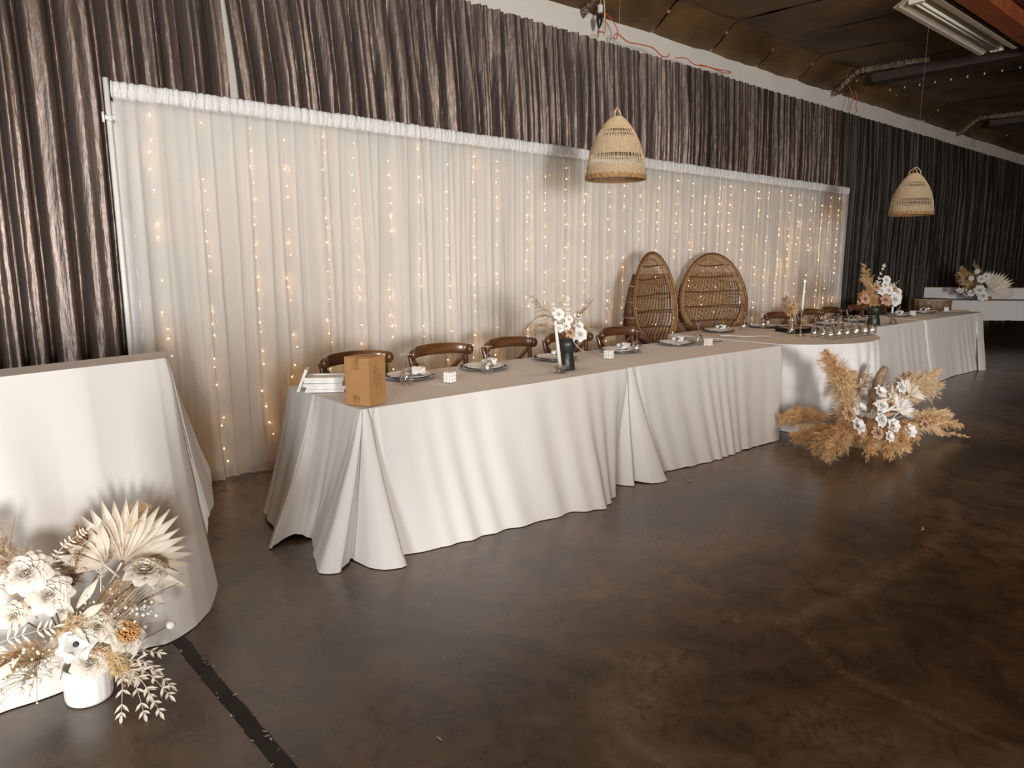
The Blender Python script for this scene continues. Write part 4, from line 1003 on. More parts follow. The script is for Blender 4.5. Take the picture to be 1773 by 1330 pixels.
# ---------------------------------------------------------------- dried flowers
def frame_to(n, up=Vector((0, 0, 1))):
    """matrix taking +Z to n"""
    n = Vector(n).normalized(); a = up - n*up.dot(n)
    if a.length < 1e-4: a = Vector((0, 1, 0))
    a.normalize(); x = a.cross(n)
    return Matrix((x, a, n)).transposed()
def petal_grid(b, r, wdt, cup, curl, mtx, c, nu=5, nv=5, ruf=0.0, bow=0.28):
    """petal springing from the origin along +Y, raised by cup, edge curling back"""
    ph = random.random()*6
    def fn(u, v):
        s = (u-0.5)*2; w_ = wdt*(0.30+0.70*v**0.6)*math.sqrt(max(0.03, 1-0.80*max(0, (v-0.55)/0.45)**2.2))
        y = r*(v - 0.16*s*s*v*v)
        z = cup*r*(v**0.8) - curl*r*max(0, v-0.6)**2*3 + bow*wdt*s*s*(1-v*0.3) + ruf*r*math.sin(s*4+ph)*v*v
        return c + mtx @ Vector((s*w_, y, z))
    b.grid(fn, nu, nv)
def rotz(a): return Matrix.Rotation(a, 3, 'Z')
def rose(parent, name, c, n, r, material, split=False, layers=5, ruf=0.05):
    c = Vector(c); fm = frame_to(n); b = MB(); holder = b
    # tight centre: spiral cone
    def core(u, v):
        a = u*PI*5; rr = r*(0.05+0.17*u)*(0.75+0.35*v); return c+fm @ Vector((rr*math.cos(a), rr*math.sin(a), r*(0.12+0.34*v-0.10*u)))
    b.grid(core, 44, 3)
    out = []
    for L in range(layers):
        k = L/(layers-1); npt = 4+L; 
        for i in range(npt):
            a = 2*PI*(i+0.5*(L % 2)+random.uniform(-.1, .1))/npt
            pb2 = MB() if split else b
            q = Vector((0, r*(0.10+0.10*k), r*(0.16-0.18*k)))
            m3 = fm @ rotz(a) @ Matrix.Rotation(R(80-62*k), 3, 'X')
            petal_grid(pb2, r*(0.44+0.42*k), r*(0.34+0.20*k), 0.10, 0.35+0.4*k, m3, c+fm @ (rotz(a) @ q), ruf=ruf, bow=0.55-0.25*k)
            if split: out.append(pb2)
    o = b.build(name, material, parent)
    for pb2 in out: pb2.build('petal', material, o)
    return o
def anemone(parent, name, c, n, r, material=None, split=False, eye=None, npet=7):
    material = material or M['petal_w']; c = Vector(c); fm = frame_to(n); b = MB(); out = []
    for L in (0, 1):
        for i in range(npet-L*2):
            a = 2*PI*(i+0.5*L)/(npet-L*2)+random.uniform(-.12, .12); pb2 = MB() if split else b
            petal_grid(pb2, r*(1-0.22*L), r*0.46, 0.16+0.22*L, 0.1, fm @ rotz(a) @ Matrix.Rotation(R(8+18*L), 3, 'X'), c, ruf=0.07)
            if split: out.append(pb2)
    e = MB(); e.ball(c+fm @ Vector((0, 0, r*0.12)), r*0.17, 8, 6)
    if split:
        o = e.build(name, eye or M['dark_eye'], parent)
        for pb2 in out: pb2.build('petal', material, o)
    else:
        o = b.build(name, material, parent); e.build('eye', eye or M['dark_eye'], o)
    for i in range(14):
        pass
    return o
def plume(parent, name, base, tip, width, material, n=900, bend=(0, 0, 0), hair=0.0015, start=0.22, up=0.0, taper=0.75, fluff=1.0):
    base, tip = Vector(base), Vector(tip); L = (tip-base).length; d0 = (tip-base).normalized(); bend = Vector(bend)
    b = MB(); spine = []
    for i in range(13):
        t = i/12; spine.append(base.lerp(tip, t)+bend*(t*(1-t)*4) if True else 0)
    b.tube(spine, [0.004*(1-0.75*i/12)*(0.5+width*4) for i in range(13)], 5)
    side = d0.cross(Vector((0, 0, 1)))
    if side.length < 0.05: side = Vector((1, 0, 0))
    side.normalize(); oth = side.cross(d0)
    nt = max(10, int(n/16)); G = random.gauss
    for k in range(nt):
        t = start+(1-start)*((k+random.random())/nt)**0.9; q = t*12; i = min(int(q), 11); p = spine[i].lerp(spine[i+1], q-i); dl = (spine[i+1]-spine[i]).normalized()
        a = random.random()*2*PI; rad = side*math.cos(a)+oth*math.sin(a)
        prof = math.sin(PI*min(1, max(0.0, (t-start)/(1-start))*0.80+0.18))**0.7
        ln = width*prof*random.uniform(0.7, 1.45)*fluff
        tip_ = p+rad*ln*random.uniform(0.45, 0.85)+dl*ln*random.uniform(0.7, 1.15)-Vector((0, 0, 1))*ln*random.uniform(0, 0.35-up)
        for h in range(16):
            f = random.random(); p1 = p.lerp(tip_, f*0.85); hl_ = ln*(0.55-0.25*f)
            d2 = ((tip_-p).normalized()+Vector((G(0, 1), G(0, 1), G(0, 1)))*0.42).normalized()
            e1 = p1+d2*hl_*0.55; e2 = e1+(d2+Vector((G(0, 1), G(0, 1), G(0, 1)-0.5))*0.35)*hl_*0.55
            w1 = d2.cross(Vector((G(0, 1), G(0, 1), G(0, 1)))).normalized()*hair
            p0 = len(b.v); b.v.extend([tuple(p1-w1*0.7), tuple(p1+w1*0.7), tuple(e1-w1), tuple(e1+w1), tuple(e2)])
            b.f.extend([(p0, p0+1, p0+3, p0+2), (p0+2, p0+3, p0+4)])
    return b.build(name, material, parent, smooth=False)
def blade(b, p0, p1, wdt, nrm, fold=0.25, point=0.55, droop=0.0):
    p0, p1, nrm = Vector(p0), Vector(p1), Vector(nrm).normalized(); d = p1-p0; s_ = d.cross(nrm).normalized()
    def fn(u, v):
        s = (u-0.5)*2; w_ = wdt*(0.22+0.78*min(1, v/point)**0.8)*(1 if v < point else max(0.02, 1-((v-point)/(1-point))**1.25))
        return p0+d*v+s_*(s*w_*0.5)+nrm*(fold*wdt*(abs(s)-0.5))-Vector((0, 0, droop*v*v))
    b.grid(fn, 4, 7)
def fan(parent, name, c, n, up, r, a0, a1, nb, material, split=False, wk=1.0):
    c, n, up = Vector(c), Vector(n).normalized(), Vector(up); up = (up-n*up.dot(n)).normalized(); sd = up.cross(n)
    stem = MB(); stem.tube([tuple(c-up*r*0.5-n*0.02), tuple(c)], 0.004, 6); core = stem
    bl = []
    for i in range(nb):
        a = R(a0+(a1-a0)*i/(nb-1)); d = up*math.cos(a)+sd*math.sin(a); rr = r*random.uniform(0.88, 1.06)
        pb2 = MB() if split else core
        blade(pb2, c+d*r*0.04, c+d*rr+n*r*0.06*math.sin(i*1.3), wk*r*abs(R(a1-a0))/nb*0.98, n+sd*0.15*(-1)**i, 0.30, 0.52)
        if split: bl.append(pb2)
    o = core.build(name, material, parent, smooth=False)
    for pb2 in bl: pb2.build('blade', material, o, smooth=False)
    return o
def leafsprig(parent, name, pts, ll, lw, material, stemmat=None, npair=7, nrm=(0, 0, 1), ang=48, start=0.15):
    P = crom(pts, 8); b = MB(); n = len(P); nrm = Vector(nrm)
    b.tube(P, [0.0018*(1-0.6*i/(n-1)) for i in range(n)], 5)
    for k in range(npair):
        t = start+(1-start)*k/(npair-1 if npair > 1 else 1); i = min(int(t*(n-1)), n-2); p = P[i]; d = (P[i+1]-P[i]).normalized(); sd = d.cross(nrm).normalized()
        for s in (-1, 1):
            a = R(ang+random.uniform(-8, 8)); dd = d*math.cos(a)+sd*s*math.sin(a)+nrm*random.uniform(-0.25, 0.25); l_ = ll*random.uniform(0.8, 1.15)*(1-0.35*t)
            blade(b, p, p+dd*l_, lw, nrm+sd*0.3*s, 0.2, 0.45)
    d = (P[-1]-P[-2]).normalized(); blade(b, P[-1], P[-1]+d*ll*0.8, lw, nrm, 0.2, 0.45)
    return b.build(name, material, parent, smooth=False)
def berries(parent, name, c, rr, nb, br, material, base):
    b = MB(); c = Vector(c)
    st = MB()
    for _ in range(nb):
        p = c+Vector((random.gauss(0, rr), random.gauss(0, rr*0.6), random.gauss(0, rr*0.8))); b.ball(p, br*random.uniform(0.75, 1.15), 8, 5)
        m_ = Vector(base).lerp(p, 0.6)+Vector((0, 0, rr*0.2)); st.tube([tuple(Vector(base)), tuple(m_), tuple(p)], 0.0009, 3)
    o = b.build(name, material, parent, kind='stuff'); st.build('stalks', M['stem_t'], o, kind='stuff'); return o
def grasses(parent, name, base, tips, material, r=0.0011, heads=0, hl=0.03):
    b = MB(); base = Vector(base)
    for t in tips:
        t = Vector(t); m_ = base.lerp(t, 0.55)+Vector((0, 0, 0.02)); P = crom([base, m_, t], 5); b.tube(P, r, 4)
        for i in range(heads):
            q = random.uniform(0.45, 1.0); j = min(int(q*(len(P)-1)), len(P)-2); p = P[j]; d = (P[j+1]-P[j]).normalized()
            e = p+d*hl+Vector((random.gauss(0, 1), random.gauss(0, 1), random.gauss(0, 1)))*hl*0.35; w_ = Vector((random.gauss(0, 1), random.gauss(0, 1), random.gauss(0, 1))).normalized()*r*1.2
            o = len(b.v); b.v.extend([tuple(p-w_), tuple(p+w_), tuple(e)]); b.f.append((o, o+1, o+2))
    return b.build(name, material, parent, smooth=False, kind='stuff')
def bunny(parent, name, c, tip, r, material, n=350):
    return plume(parent, name, c, tip, r, material, n=n, start=0.45, hair=0.0008, up=0.2)

# --- left arrangement at the foot of the tall stand
random.seed(11)
fa = thing('floral_arrangement', 'dried and cream flower arrangement on the floor before the tall draped stand, far left', 'flower arrangement', (0, 0, 0))
N = Vector((-0.12, -1, 0.22)); hub = Vector((0.30, 2.72, 0.20))
b = MB(); b.lathe([(0.01, 0.0), (0.035, 0.0), (0.037, 0.03), (0.035, 0.16), (0.01, 0.19)], 24, (0.37, 2.765, 0.0), fn=lambda r, z, th: r*(1+0.05*math.sin(th*5))); b.build('foam_base', M['brown_d'], fa)
fan(fa, 'palm_fan', (0.495, 2.70, 0.44), (-0.15, -1, 0.15), (0.55, 0.05, 0.85), 0.235, -62, 92, 17, M['palm'], split=True, wk=1.12)
fan(fa, 'palm_fan', (0.44, 2.69, 0.45), (-0.3, -1, 0.1), (-0.55, 0.0, 0.8), 0.16, -50, 35, 6, M['palm'], split=True, wk=1.2)
for (c, n, r, ml, lay) in [((0.215, 2.63, 0.51), (-0.3, -0.75, 0.75), 0.072, 'petal', 6), ((0.265, 2.62, 0.425), (-0.2, -0.85, 0.6), 0.068, 'petal', 6), ((0.545, 2.60, 0.42), (0.05, -0.35, 1), 0.070, 'petal', 5), ((0.352, 2.59, 0.165), (0.0, -0.8, 0.8), 0.062, 'petal', 6), ((0.385, 2.60, 0.275), (0.0, -0.8, 0.7), 0.052, 'petal', 5), ((0.165, 2.62, 0.385), (-0.2, -0.9, 0.4), 0.045, 'petal', 5)]:
    rose(fa, 'rose', c, n, r, M[ml], split=True, layers=lay)
    MB().tube([tuple(hub), tuple((Vector(c)+hub)/2+Vector((0, -0.01, 0))), tuple(Vector(c)-Vector(n).normalized()*r*0.1)], 0.0025, 5).build('stem', M['stem'], fa)
anemone(fa, 'anemone', (0.315, 2.58, 0.245), (-0.1, -0.9, 0.45), 0.064, split=True)
pe = rose(fa, 'open_peony', (0.462, 2.59, 0.215), (0.2, -0.7, 0.75), 0.068, M['petal'], split=True, layers=4)
b = MB(); cc = Vector((0.462, 2.59, 0.215)); fm = frame_to((0.2, -0.7, 0.75))
for i in range(150):
    a = random.random()*2*PI; q = math.sqrt(random.random())*0.038; b.ball(cc+fm @ Vector((q*math.cos(a), q*math.sin(a), 0.042-0.2*q+random.uniform(-.004, .004))), 0.0036, 5, 4)
b.build('stamens', M['amber'], fa, kind='stuff', label='amber stamens of the open peony')
plume(fa, 'brown_plume', (0.32, 2.75, 0.34), (0.39, 2.74, 0.58), 0.070, M['brown_d'], n=1500, start=0.1, hair=0.0013)
plume(fa, 'pampas_plume', (0.235, 2.67, 0.35), (0.13, 2.67, 0.68), 0.085, M['grass_d'], n=1500, start=0.1, hair=0.0010, up=0.2)
plume(fa, 'pampas_plume', (0.225, 2.65, 0.34), (0.16, 2.64, 0.55), 0.060, M['grass_d'], n=900, start=0.1, hair=0.0009, up=0.2)
plume(fa, 'pampas_plume', (0.24, 2.64, 0.26), (0.04, 2.60, 0.26), 0.060, M['pampas_l'], n=1300, start=0.05, hair=0.0010)
plume(fa, 'pampas_plume', (0.30, 2.62, 0.24), (0.10, 2.60, 0.23), 0.050, M['pampas_l'], n=1100, start=0.05, hair=0.0010)
plume(fa, 'pampas_plume', (0.34, 2.60, 0.24), (0.47, 2.52, 0.10), 0.060, M['pampas_l'], n=1300, start=0.05, hair=0.0010)
plume(fa, 'pampas_plume', (0.36, 2.64, 0.28), (0.54, 2.62, 0.40), 0.050, M['grass_d'], n=900, start=0.05, hair=0.0009, up=0.3)
plume(fa, 'pampas_plume', (0.36, 2.68, 0.26), (0.47, 2.66, 0.39), 0.045, M['pampas_l'], n=800, start=0.05, hair=0.0009, up=0.3)
plume(fa, 'pampas_plume', (0.38, 2.72, 0.36), (0.60, 2.74, 0.62), 0.060, M['pampas'], n=900, start=0.3, hair=0.0009, up=0.3)
plume(fa, 'pampas_plume', (0.25, 2.62, 0.26), (0.33, 2.56, 0.34), 0.045, M['pampas_l'], n=700, start=0.05, hair=0.0009)
leafsprig(fa, 'fern_leaf', [(0.05, 2.60, 0.26), (0.12, 2.56, 0.335), (0.255, 2.54, 0.345)], 0.050, 0.008, M['leaf_w'], npair=11, nrm=(0, -1, 0.3), ang=62)
leafsprig(fa, 'fern_leaf', [(0.27, 2.66, 0.46), (0.31, 2.64, 0.56), (0.385, 2.63, 0.61)], 0.026, 0.007, M['leaf_w'], npair=11, nrm=(0, -1, 0.2), ang=70)
for (a_, b_, w_, nn) in [((0.33, 2.60, 0.36), (0.40, 2.58, 0.455), 0.030, 1), ((0.32, 2.59, 0.35), (0.28, 2.57, 0.42), 0.026, 1), ((0.33, 2.58, 0.33), (0.405, 2.55, 0.375), 0.032, 1), ((0.30, 2.58, 0.37), (0.275, 2.56, 0.345), 0.026, 1), ((0.31, 2.57, 0.32), (0.335, 2.55, 0.265), 0.024, 1), ((0.42, 2.57, 0.25), (0.425, 2.55, 0.205), 0.022, 1), ((0.06, 2.56, 0.20), (0.16, 2.54, 0.28), 0.035, 1), ((0.58, 2.68, 0.35), (0.655, 2.66, 0.325), 0.042, 1), ((0.56, 2.67, 0.30), (0.61, 2.66, 0.26), 0.040, 1), ((0.60, 2.69, 0.38), (0.67, 2.68, 0.36), 0.040, 1)]:
    b = MB(); blade(b, a_, b_, w_, (0, -1, 0.3), 0.25, 0.5); b.build('broad_leaf', M['leaf_w'], fa, smooth=False)
berries(fa, 'berry_spray', (0.53, 2.60, 0.285), 0.030, 26, 0.0065, M['petal_w'], (0.44, 2.62, 0.24))
berries(fa, 'berry_spray', (0.17, 2.56, 0.24), 0.040, 34, 0.0060, M['leaf_w'], (0.22, 2.60, 0.22))
berries(fa, 'filler_spray', (0.40, 2.60, 0.34), 0.040, 40, 0.0045, M['leaf_w'], (0.36, 2.62, 0.28))
berries(fa, 'filler_spray', (0.13, 2.58, 0.20), 0.050, 34, 0.0040, M['leaf_w'], (0.2, 2.58, 0.18))
b = MB(); b.ball((0.600, 2.55, 0.225), 0.0165, 10, 7, 0.9); o = b.build('seed_pod', M['petal_w'], fa); MB().tube([(0.42, 2.58, 0.165), (0.585, 2.552, 0.222)], 0.0016, 5).build('stalk', M['stem'], o)
for (p, q) in [((0.405, 2.57, 0.46), (0.41, 2.565, 0.51)), ((0.36, 2.60, 0.30), (0.44, 2.57, 0.33))]:
    bunny(fa, 'bunny_tail', (p[0]-0.005, p[1], p[2]-0.05), q, 0.022, M['petal'])
grasses(fa, 'twigs', (0.33, 2.66, 0.20), [(0.40+0.05*i, 2.60, 0.42-0.02*i+random.uniform(-.03, .03)) for i in range(6)]+[(0.06+0.05*i, 2.58, 0.17+random.uniform(-.03, .04)) for i in range(6)], M['stem'], 0.0013)
grasses(fa, 'wispy_grass', (0.36, 2.62, 0.18), [(0.40+0.22*random.random(), 2.58+random.uniform(-.04, .04), 0.14+0.32*random.random()) for i in range(34)], M['pampas_l'], 0.0007, heads=7, hl=0.02)
grasses(fa, 'wispy_grass', (0.22, 2.62, 0.22), [(0.02+0.22*random.random(), 2.60+random.uniform(-.04, .04), 0.17+0.14*random.random()) for i in range(34)], M['grass_d'], 0.0007, heads=7, hl=0.02)
random.seed(21)
for (tx, ty, tz) in [(0.40, 2.44, 0.02), (0.46, 2.40, 0.02), (0.50, 2.37, 0.025), (0.545, 2.42, 0.04), (0.56, 2.46, 0.05), (0.53, 2.50, 0.10), (0.49, 2.44, 0.05)]:
    b0 = Vector((0.425, 2.60, 0.125)); t_ = Vector((tx, ty, tz)); leafsprig(fa, 'ruscus_sprig', [b0, b0.lerp(t_, 0.5)+Vector((0.01, -0.02, 0.03)), t_], 0.042, 0.0115, M['leaf_w'], npair=6, nrm=(-0.2, -0.6, 0.75), ang=42)
leafsprig(fa, 'ruscus_sprig', [(0.44, 2.60, 0.13), (0.50, 2.58, 0.15), (0.555, 2.56, 0.13)], 0.036, 0.010, M['leaf_w'], npair=5, nrm=(0, -0.6, 0.75))
leafsprig(fa, 'ruscus_sprig', [(0.28, 2.60, 0.20), (0.22, 2.58, 0.17), (0.16, 2.57, 0.15)], 0.026, 0.009, M['leaf_w'], npair=5, nrm=(0, -0.6, 0.75))

t = thing('fluted_vase', 'white fluted cylinder vase on the floor under the left flower arrangement', 'vase', (0.348, 2.655, 0.0))
b = MB(); b.lathe([(0.002, 0.002), (0.066, 0.002), (0.071, 0.006), (0.074, 0.02), (0.074, 0.125), (0.072, 0.132), (0.066, 0.13), (0.064, 0.02), (0.002, 0.016)], 72, fn=lambda r, z, th: r*(1+(0.012*math.cos(th*18) if r > 0.073 else 0))); b.build('body', M['pot'], t)

# --- centre arrangement on the floor before the rounded table
random.seed(12)
fc = thing('floral_arrangement', 'large golden pampas and white flower arrangement on the floor before the rounded table', 'flower arrangement', (0, 0, 0))
hub = Vector((5.98, 2.42, 0.16))
b = MB(); b.lathe([(0.01, 0.0), (0.26, 0.0), (0.28, 0.04), (0.22, 0.16), (0.01, 0.20)], 24, (5.98, 2.42, 0), fn=lambda r, z, th: r*(1+0.05*math.sin(th*5))); b.build('foam_base', M['brown_d'], fc)
PL = [((5.80, 2.52, 0.30), (5.43, 2.55, 0.80), 0.115, 'pampas', 2000, (0.05, 0, 0.02)), ((5.78, 2.48, 0.28), (5.64, 2.50, 0.63), 0.105, 'pampas_l', 1800, (-0.06, 0, 0)), ((5.75, 2.42, 0.14), (5.52, 2.42, 0.52), 0.11, 'pampas_l', 1900, (-0.06, 0, 0)),
      ((5.90, 2.58, 0.30), (5.97, 2.58, 0.58), 0.08, 'pampas', 1200, (0.03, 0, 0)), ((6.1, 2.56, 0.30), (6.30, 2.60, 0.52), 0.07, 'grass_d', 900, (0, 0, 0.02)),
      ((5.80, 2.50, 0.16), (5.48, 2.92, 0.20), 0.12, 'pampas', 2200, (0, 0, 0.05)), ((5.72, 2.42, 0.12), (5.30, 2.70, 0.10), 0.12, 'pampas', 1800, (0, 0, 0.04)),
      ((5.78, 2.34, 0.12), (4.98, 2.28, 0.07), 0.125, 'pampas', 2200, (0, 0, 0.12)), ((5.72, 2.34, 0.12), (5.10, 2.44, 0.07), 0.11, 'pampas', 1700, (0, 0, 0.10)), ((5.80, 2.30, 0.14), (5.30, 2.12, 0.06), 0.10, 'pampas', 1500, (0, 0, 0.12)),
      ((5.90, 2.28, 0.14), (5.40, 2.00, 0.06), 0.105, 'pampas', 1800, (0, 0, 0.10)), ((5.98, 2.26, 0.14), (5.74, 2.02, 0.07), 0.10, 'pampas', 1500, (0, 0, 0.08)), ((6.06, 2.28, 0.16), (6.10, 2.06, 0.08), 0.085, 'pampas', 1300, (0, 0, 0.06)),
      ((6.20, 2.42, 0.24), (7.30, 2.34, 0.48), 0.13, 'pampas_l', 2200, (0, 0, 0.04)), ((6.30, 2.40, 0.22), (7.75, 2.45, 0.30), 0.12, 'pampas_l', 2200, (0, 0, 0.02)), ((6.25, 2.34, 0.16), (6.98, 2.10, 0.14), 0.10, 'pampas_l', 1600, (0, 0, 0.05)),
      ((6.20, 2.28, 0.14), (6.85, 1.98, 0.09), 0.09, 'pampas', 1500, (0, 0, 0.04)), ((6.30, 2.20, 0.10), (6.66, 1.86, 0.04), 0.035, 'pampas', 700, (0, 0, 0.01)), ((6.35, 2.50, 0.24), (7.05, 2.50, 0.46), 0.09, 'grass_d', 1200, (0, 0, 0.04)), ((6.10, 2.22, 0.14), (6.38, 1.98, 0.08), 0.075, 'pampas_l', 900, (0, 0, 0.05))]
for (p, q, wd, ml, n_, bd_) in PL: plume(fc, 'pampas_plume', p, q, wd*(1.15 if q[2] > 0.4 else 0.92), M[ml], n=n_, bend=bd_, hair=0.0021, start=0.04 if q[2] > 0.3 else 0.22)
FR = [('rose', (5.60, 2.33, 0.345), 0.060), ('rose', (5.93, 2.30, 0.335), 0.058), ('rose', (5.86, 2.27, 0.235), 0.058), ('rose', (6.00, 2.24, 0.06), 0.050),
      ('anemone', (5.94, 2.33, 0.44), 0.065), ('anemone', (5.50, 2.30, 0.235), 0.068), ('anemone', (6.03, 2.24, 0.165), 0.062), ('anemone', (6.34, 2.22, 0.075), 0.062), ('anemone', (5.86, 2.20, 0.11), 0.050),
      ('rose', (6.43, 2.35, 0.42), 0.055), ('rose', (6.62, 2.38, 0.41), 0.050)]
for (k, c, r_) in FR:
    n_ = (-0.35+random.uniform(-.2, .2), -0.85, 0.45+random.uniform(-.2, .2))
    if c[2] < 0.3: c = (c[0]*0.935, c[1]*0.935, 1.5-(1.5-c[2])*0.935)
    MB().tube([tuple(hub), tuple((Vector(c)+hub)/2+Vector((0, 0, 0.03))), c], 0.003, 5).build('stem', M['stem_t'], fc)
    if k == 'rose': rose(fc, 'rose', c, n_, r_, M['petal_w'], layers=4)
    else: anemone(fc, 'anemone', c, n_, r_)
for (c, r_) in [((5.45, 2.35, 0.33), 0.07), ((5.74, 2.24, 0.15), 0.06), ((6.12, 2.32, 0.38), 0.055), ((6.25, 2.36, 0.30), 0.06), ((6.20, 2.22, 0.06), 0.055), ((5.60, 2.30, 0.18), 0.05), ((6.62, 2.20, 0.09), 0.05)]:
    if c[2] < 0.2: c = (c[0]*0.94, c[1]*0.94, 1.5-(1.5-c[2])*0.94)
    rose(fc, 'blush_rose', c, (-0.4, -0.85, 0.4), r_*0.85, M['blush'], layers=4)
fan(fc, 'palm_fan', (6.35, 2.32, 0.22), (-0.35, -0.8, 0.5), (0.9, 0.0, 0.45), 0.20, -65, 65, 15, M['petal_w'], wk=1.3)
fan(fc, 'palm_fan', (6.55, 2.32, 0.34), (-0.35, -0.8, 0.5), (0.8, 0.0, 0.55), 0.17, -60, 60, 12, M['palm'], wk=1.3)
b = MB(); b.tube(crom([(6.05, 2.45, 0.25), (6.17, 2.46, 0.38), (6.30, 2.48, 0.50), (6.37, 2.47, 0.585)], 4), [0.022, 0.026, 0.028, 0.030, 0.031, 0.032, 0.034, 0.035, 0.036, 0.038, 0.036, 0.034, 0.030], 9); b.build('driftwood', M['drift'], fc)
b = MB(); b.tube(crom([(5.98, 2.50, 0.25), (6.02, 2.50, 0.48), (6.14, 2.50, 0.62)], 6), 0.004, 6); b.build('curved_twig', M['stem_t'], fc)
for i in range(10):
    x = 5.45+1.1*random.random(); z = 0.10+0.30*random.random(); b = MB(); blade(b, (x, 2.28, z), (x+random.uniform(-.1, .16), 2.20, z+random.uniform(-.06, .08)), 0.03, (-0.3, -0.9, 0.3), 0.2, 0.5); b.build('broad_leaf', M['blush' if i % 2 else 'leaf_w'], fc, smooth=False)
berries(fc, 'berry_spray', (6.02, 2.26, 0.43), 0.035, 26, 0.009, M['leaf_w'], (6.0, 2.35, 0.3))
berries(fc, 'berry_spray', (5.66, 2.24, 0.11), 0.035, 22, 0.008, M['petal_w'], (5.75, 2.3, 0.12))

# --- bouquet in the near black vase
random.seed(13)
f1 = thing('bouquet', 'airy bouquet of white flowers and feathery grasses in the near black vase', 'bouquet', (0, 0, 0))
h1 = Vector((3.40, 3.375, 0.92))
for (q, w_, nn) in [((3.00, 3.36, 1.09), 0.05, 200), ((3.08, 3.40, 1.27), 0.06, 240), ((3.12, 3.36, 1.18), 0.06, 240), ((3.13, 3.34, 1.08), 0.055, 240), ((3.63, 3.38, 1.22), 0.05, 220), ((3.58, 3.40, 1.14), 0.055, 220), ((3.60, 3.36, 1.05), 0.05, 180)]:
    plume(f1, 'feathery_grass', h1+Vector((0, 0, 0.06)), q, w_, M['brown_d'] if q[0] < 3.1 or q[2] > 1.21 else M['grass_d'], n=nn, start=0.35, hair=0.0009, bend=(0, 0, 0.03))
plume(f1, 'amber_plume', h1+Vector((0.02, 0, 0.05)), (3.50, 3.36, 1.13), 0.035, M['pampas'], n=500, start=0.2, hair=0.0010)
b = MB(); b.tube(crom([(3.38, 3.37, 1.0), (3.25, 3.35, 1.12), (3.10, 3.34, 1.14), (2.98, 3.33, 1.07)], 6), 0.0022, 5); b.build('arching_twig', M['stem'], f1)
b = MB(); b.tube(crom([(3.42, 3.37, 1.0), (3.50, 3.37, 1.13), (3.60, 3.38, 1.18), (3.655, 3.38, 1.23)], 6), 0.002, 5); b.build('arching_twig', M['stem'], f1)
b = MB(); b.tube(crom([(3.40, 3.33, 0.98), (3.38, 3.28, 0.95), (3.44, 3.27, 0.90), (3.48, 3.27, 0.89)], 5), 0.002, 5); b.build('trailing_twig', M['leaf_w'], f1)
leafsprig(f1, 'leafy_spire', [(3.36, 3.38, 1.05), (3.33, 3.37, 1.18), (3.305, 3.36, 1.31)], 0.024, 0.013, M['grass_d'], npair=9, nrm=(-.3, -1, 0.1), ang=55)
leafsprig(f1, 'leafy_spire', [(3.40, 3.38, 1.08), (3.40, 3.37, 1.18), (3.385, 3.36, 1.25)], 0.022, 0.014, M['leaf_w'], npair=6, nrm=(-.3, -1, 0.1), ang=55)
leafsprig(f1, 'leafy_spire', [(3.30, 3.36, 1.08), (3.27, 3.36, 1.16), (3.25, 3.36, 1.21)], 0.022, 0.014, M['leaf_w'], npair=4, nrm=(-.3, -1, 0.1), ang=40)
for (c, r_) in [((3.455, 3.31, 1.005), 0.052), ((3.49, 3.36, 1.055), 0.040), ((3.285, 3.33, 1.055), 0.030), ((3.36, 3.32, 1.11), 0.030), ((3.30, 3.36, 1.145), 0.042)]:
    rose(f1, 'rose', c, (-0.4, -0.85, 0.35), r_, M['petal_w'], layers=4)
rose(f1, 'blush_rose', (3.37, 3.32, 1.02), (-0.4, -0.85, 0.35), 0.035, M['blush'], layers=4)
anemone(f1, 'anemone', (3.345, 3.33, 1.065), (-0.4, -0.85, 0.3), 0.034)
berries(f1, 'berry_spray', (3.44, 3.34, 1.115), 0.026, 20, 0.0075, M['petal_w'], (3.41, 3.37, 1.0))
berries(f1, 'berry_spray', (3.40, 3.30, 0.985), 0.014, 10, 0.0075, M['petal_w'], (3.41, 3.37, 0.98))

# --- bouquet in the far black vase
random.seed(14)
f2 = thing('bouquet', 'tall golden pampas bouquet with white roses in the far black vase', 'bouquet', (0, 0, 0))
h2 = Vector((8.48, 3.46, 0.97))
for (q, w_, ml, nn, bd_) in [((8.06, 3.46, 1.46), 0.075, 'pampas', 900, (0, 0, 0.02)), ((8.10, 3.46, 1.12), 0.08, 'pampas', 800, (0, 0, 0.03)), ((8.16, 3.44, 1.24), 0.07, 'pampas', 700, (0, 0, 0.02)), ((8.02, 3.46, 1.04), 0.06, 'pampas', 600, (0, 0, 0.05)), ((8.30, 3.42, 1.10), 0.08, 'pampas', 900, (0, 0, 0)),
                       ((8.90, 3.46, 1.22), 0.05, 'pampas', 500, (0, 0, 0)), ((8.86, 3.46, 1.12), 0.05, 'pampas', 500, (0, 0, 0)), ((8.55, 3.42, 1.08), 0.07, 'brown_d', 700, (0, 0, 0)), ((8.38, 3.46, 1.18), 0.06, 'pampas_l', 500, (0, 0, 0))]:
    plume(f2, 'pampas_plume', h2, q, w_, M[ml], n=nn, start=0.1, hair=0.0022, bend=bd_, up=0.1)
leafsprig(f2, 'leafy_spire', [(8.50, 3.46, 1.15), (8.53, 3.46, 1.30), (8.60, 3.45, 1.43)], 0.045, 0.022, M['leaf_w'], npair=6, nrm=(-.4, -1, 0.1))
for k, q in enumerate([(9.10, 3.46, 1.26), (8.98, 3.46, 1.24), (9.02, 3.44, 1.16)]):
    b = MB(); b.tube(crom([tuple(h2+Vector((0.05, 0, 0.1))), tuple(h2.lerp(Vector(q), 0.6)), q], 5), 0.0035, 5); b.build('pale_twig', M['leaf_w'], f2)
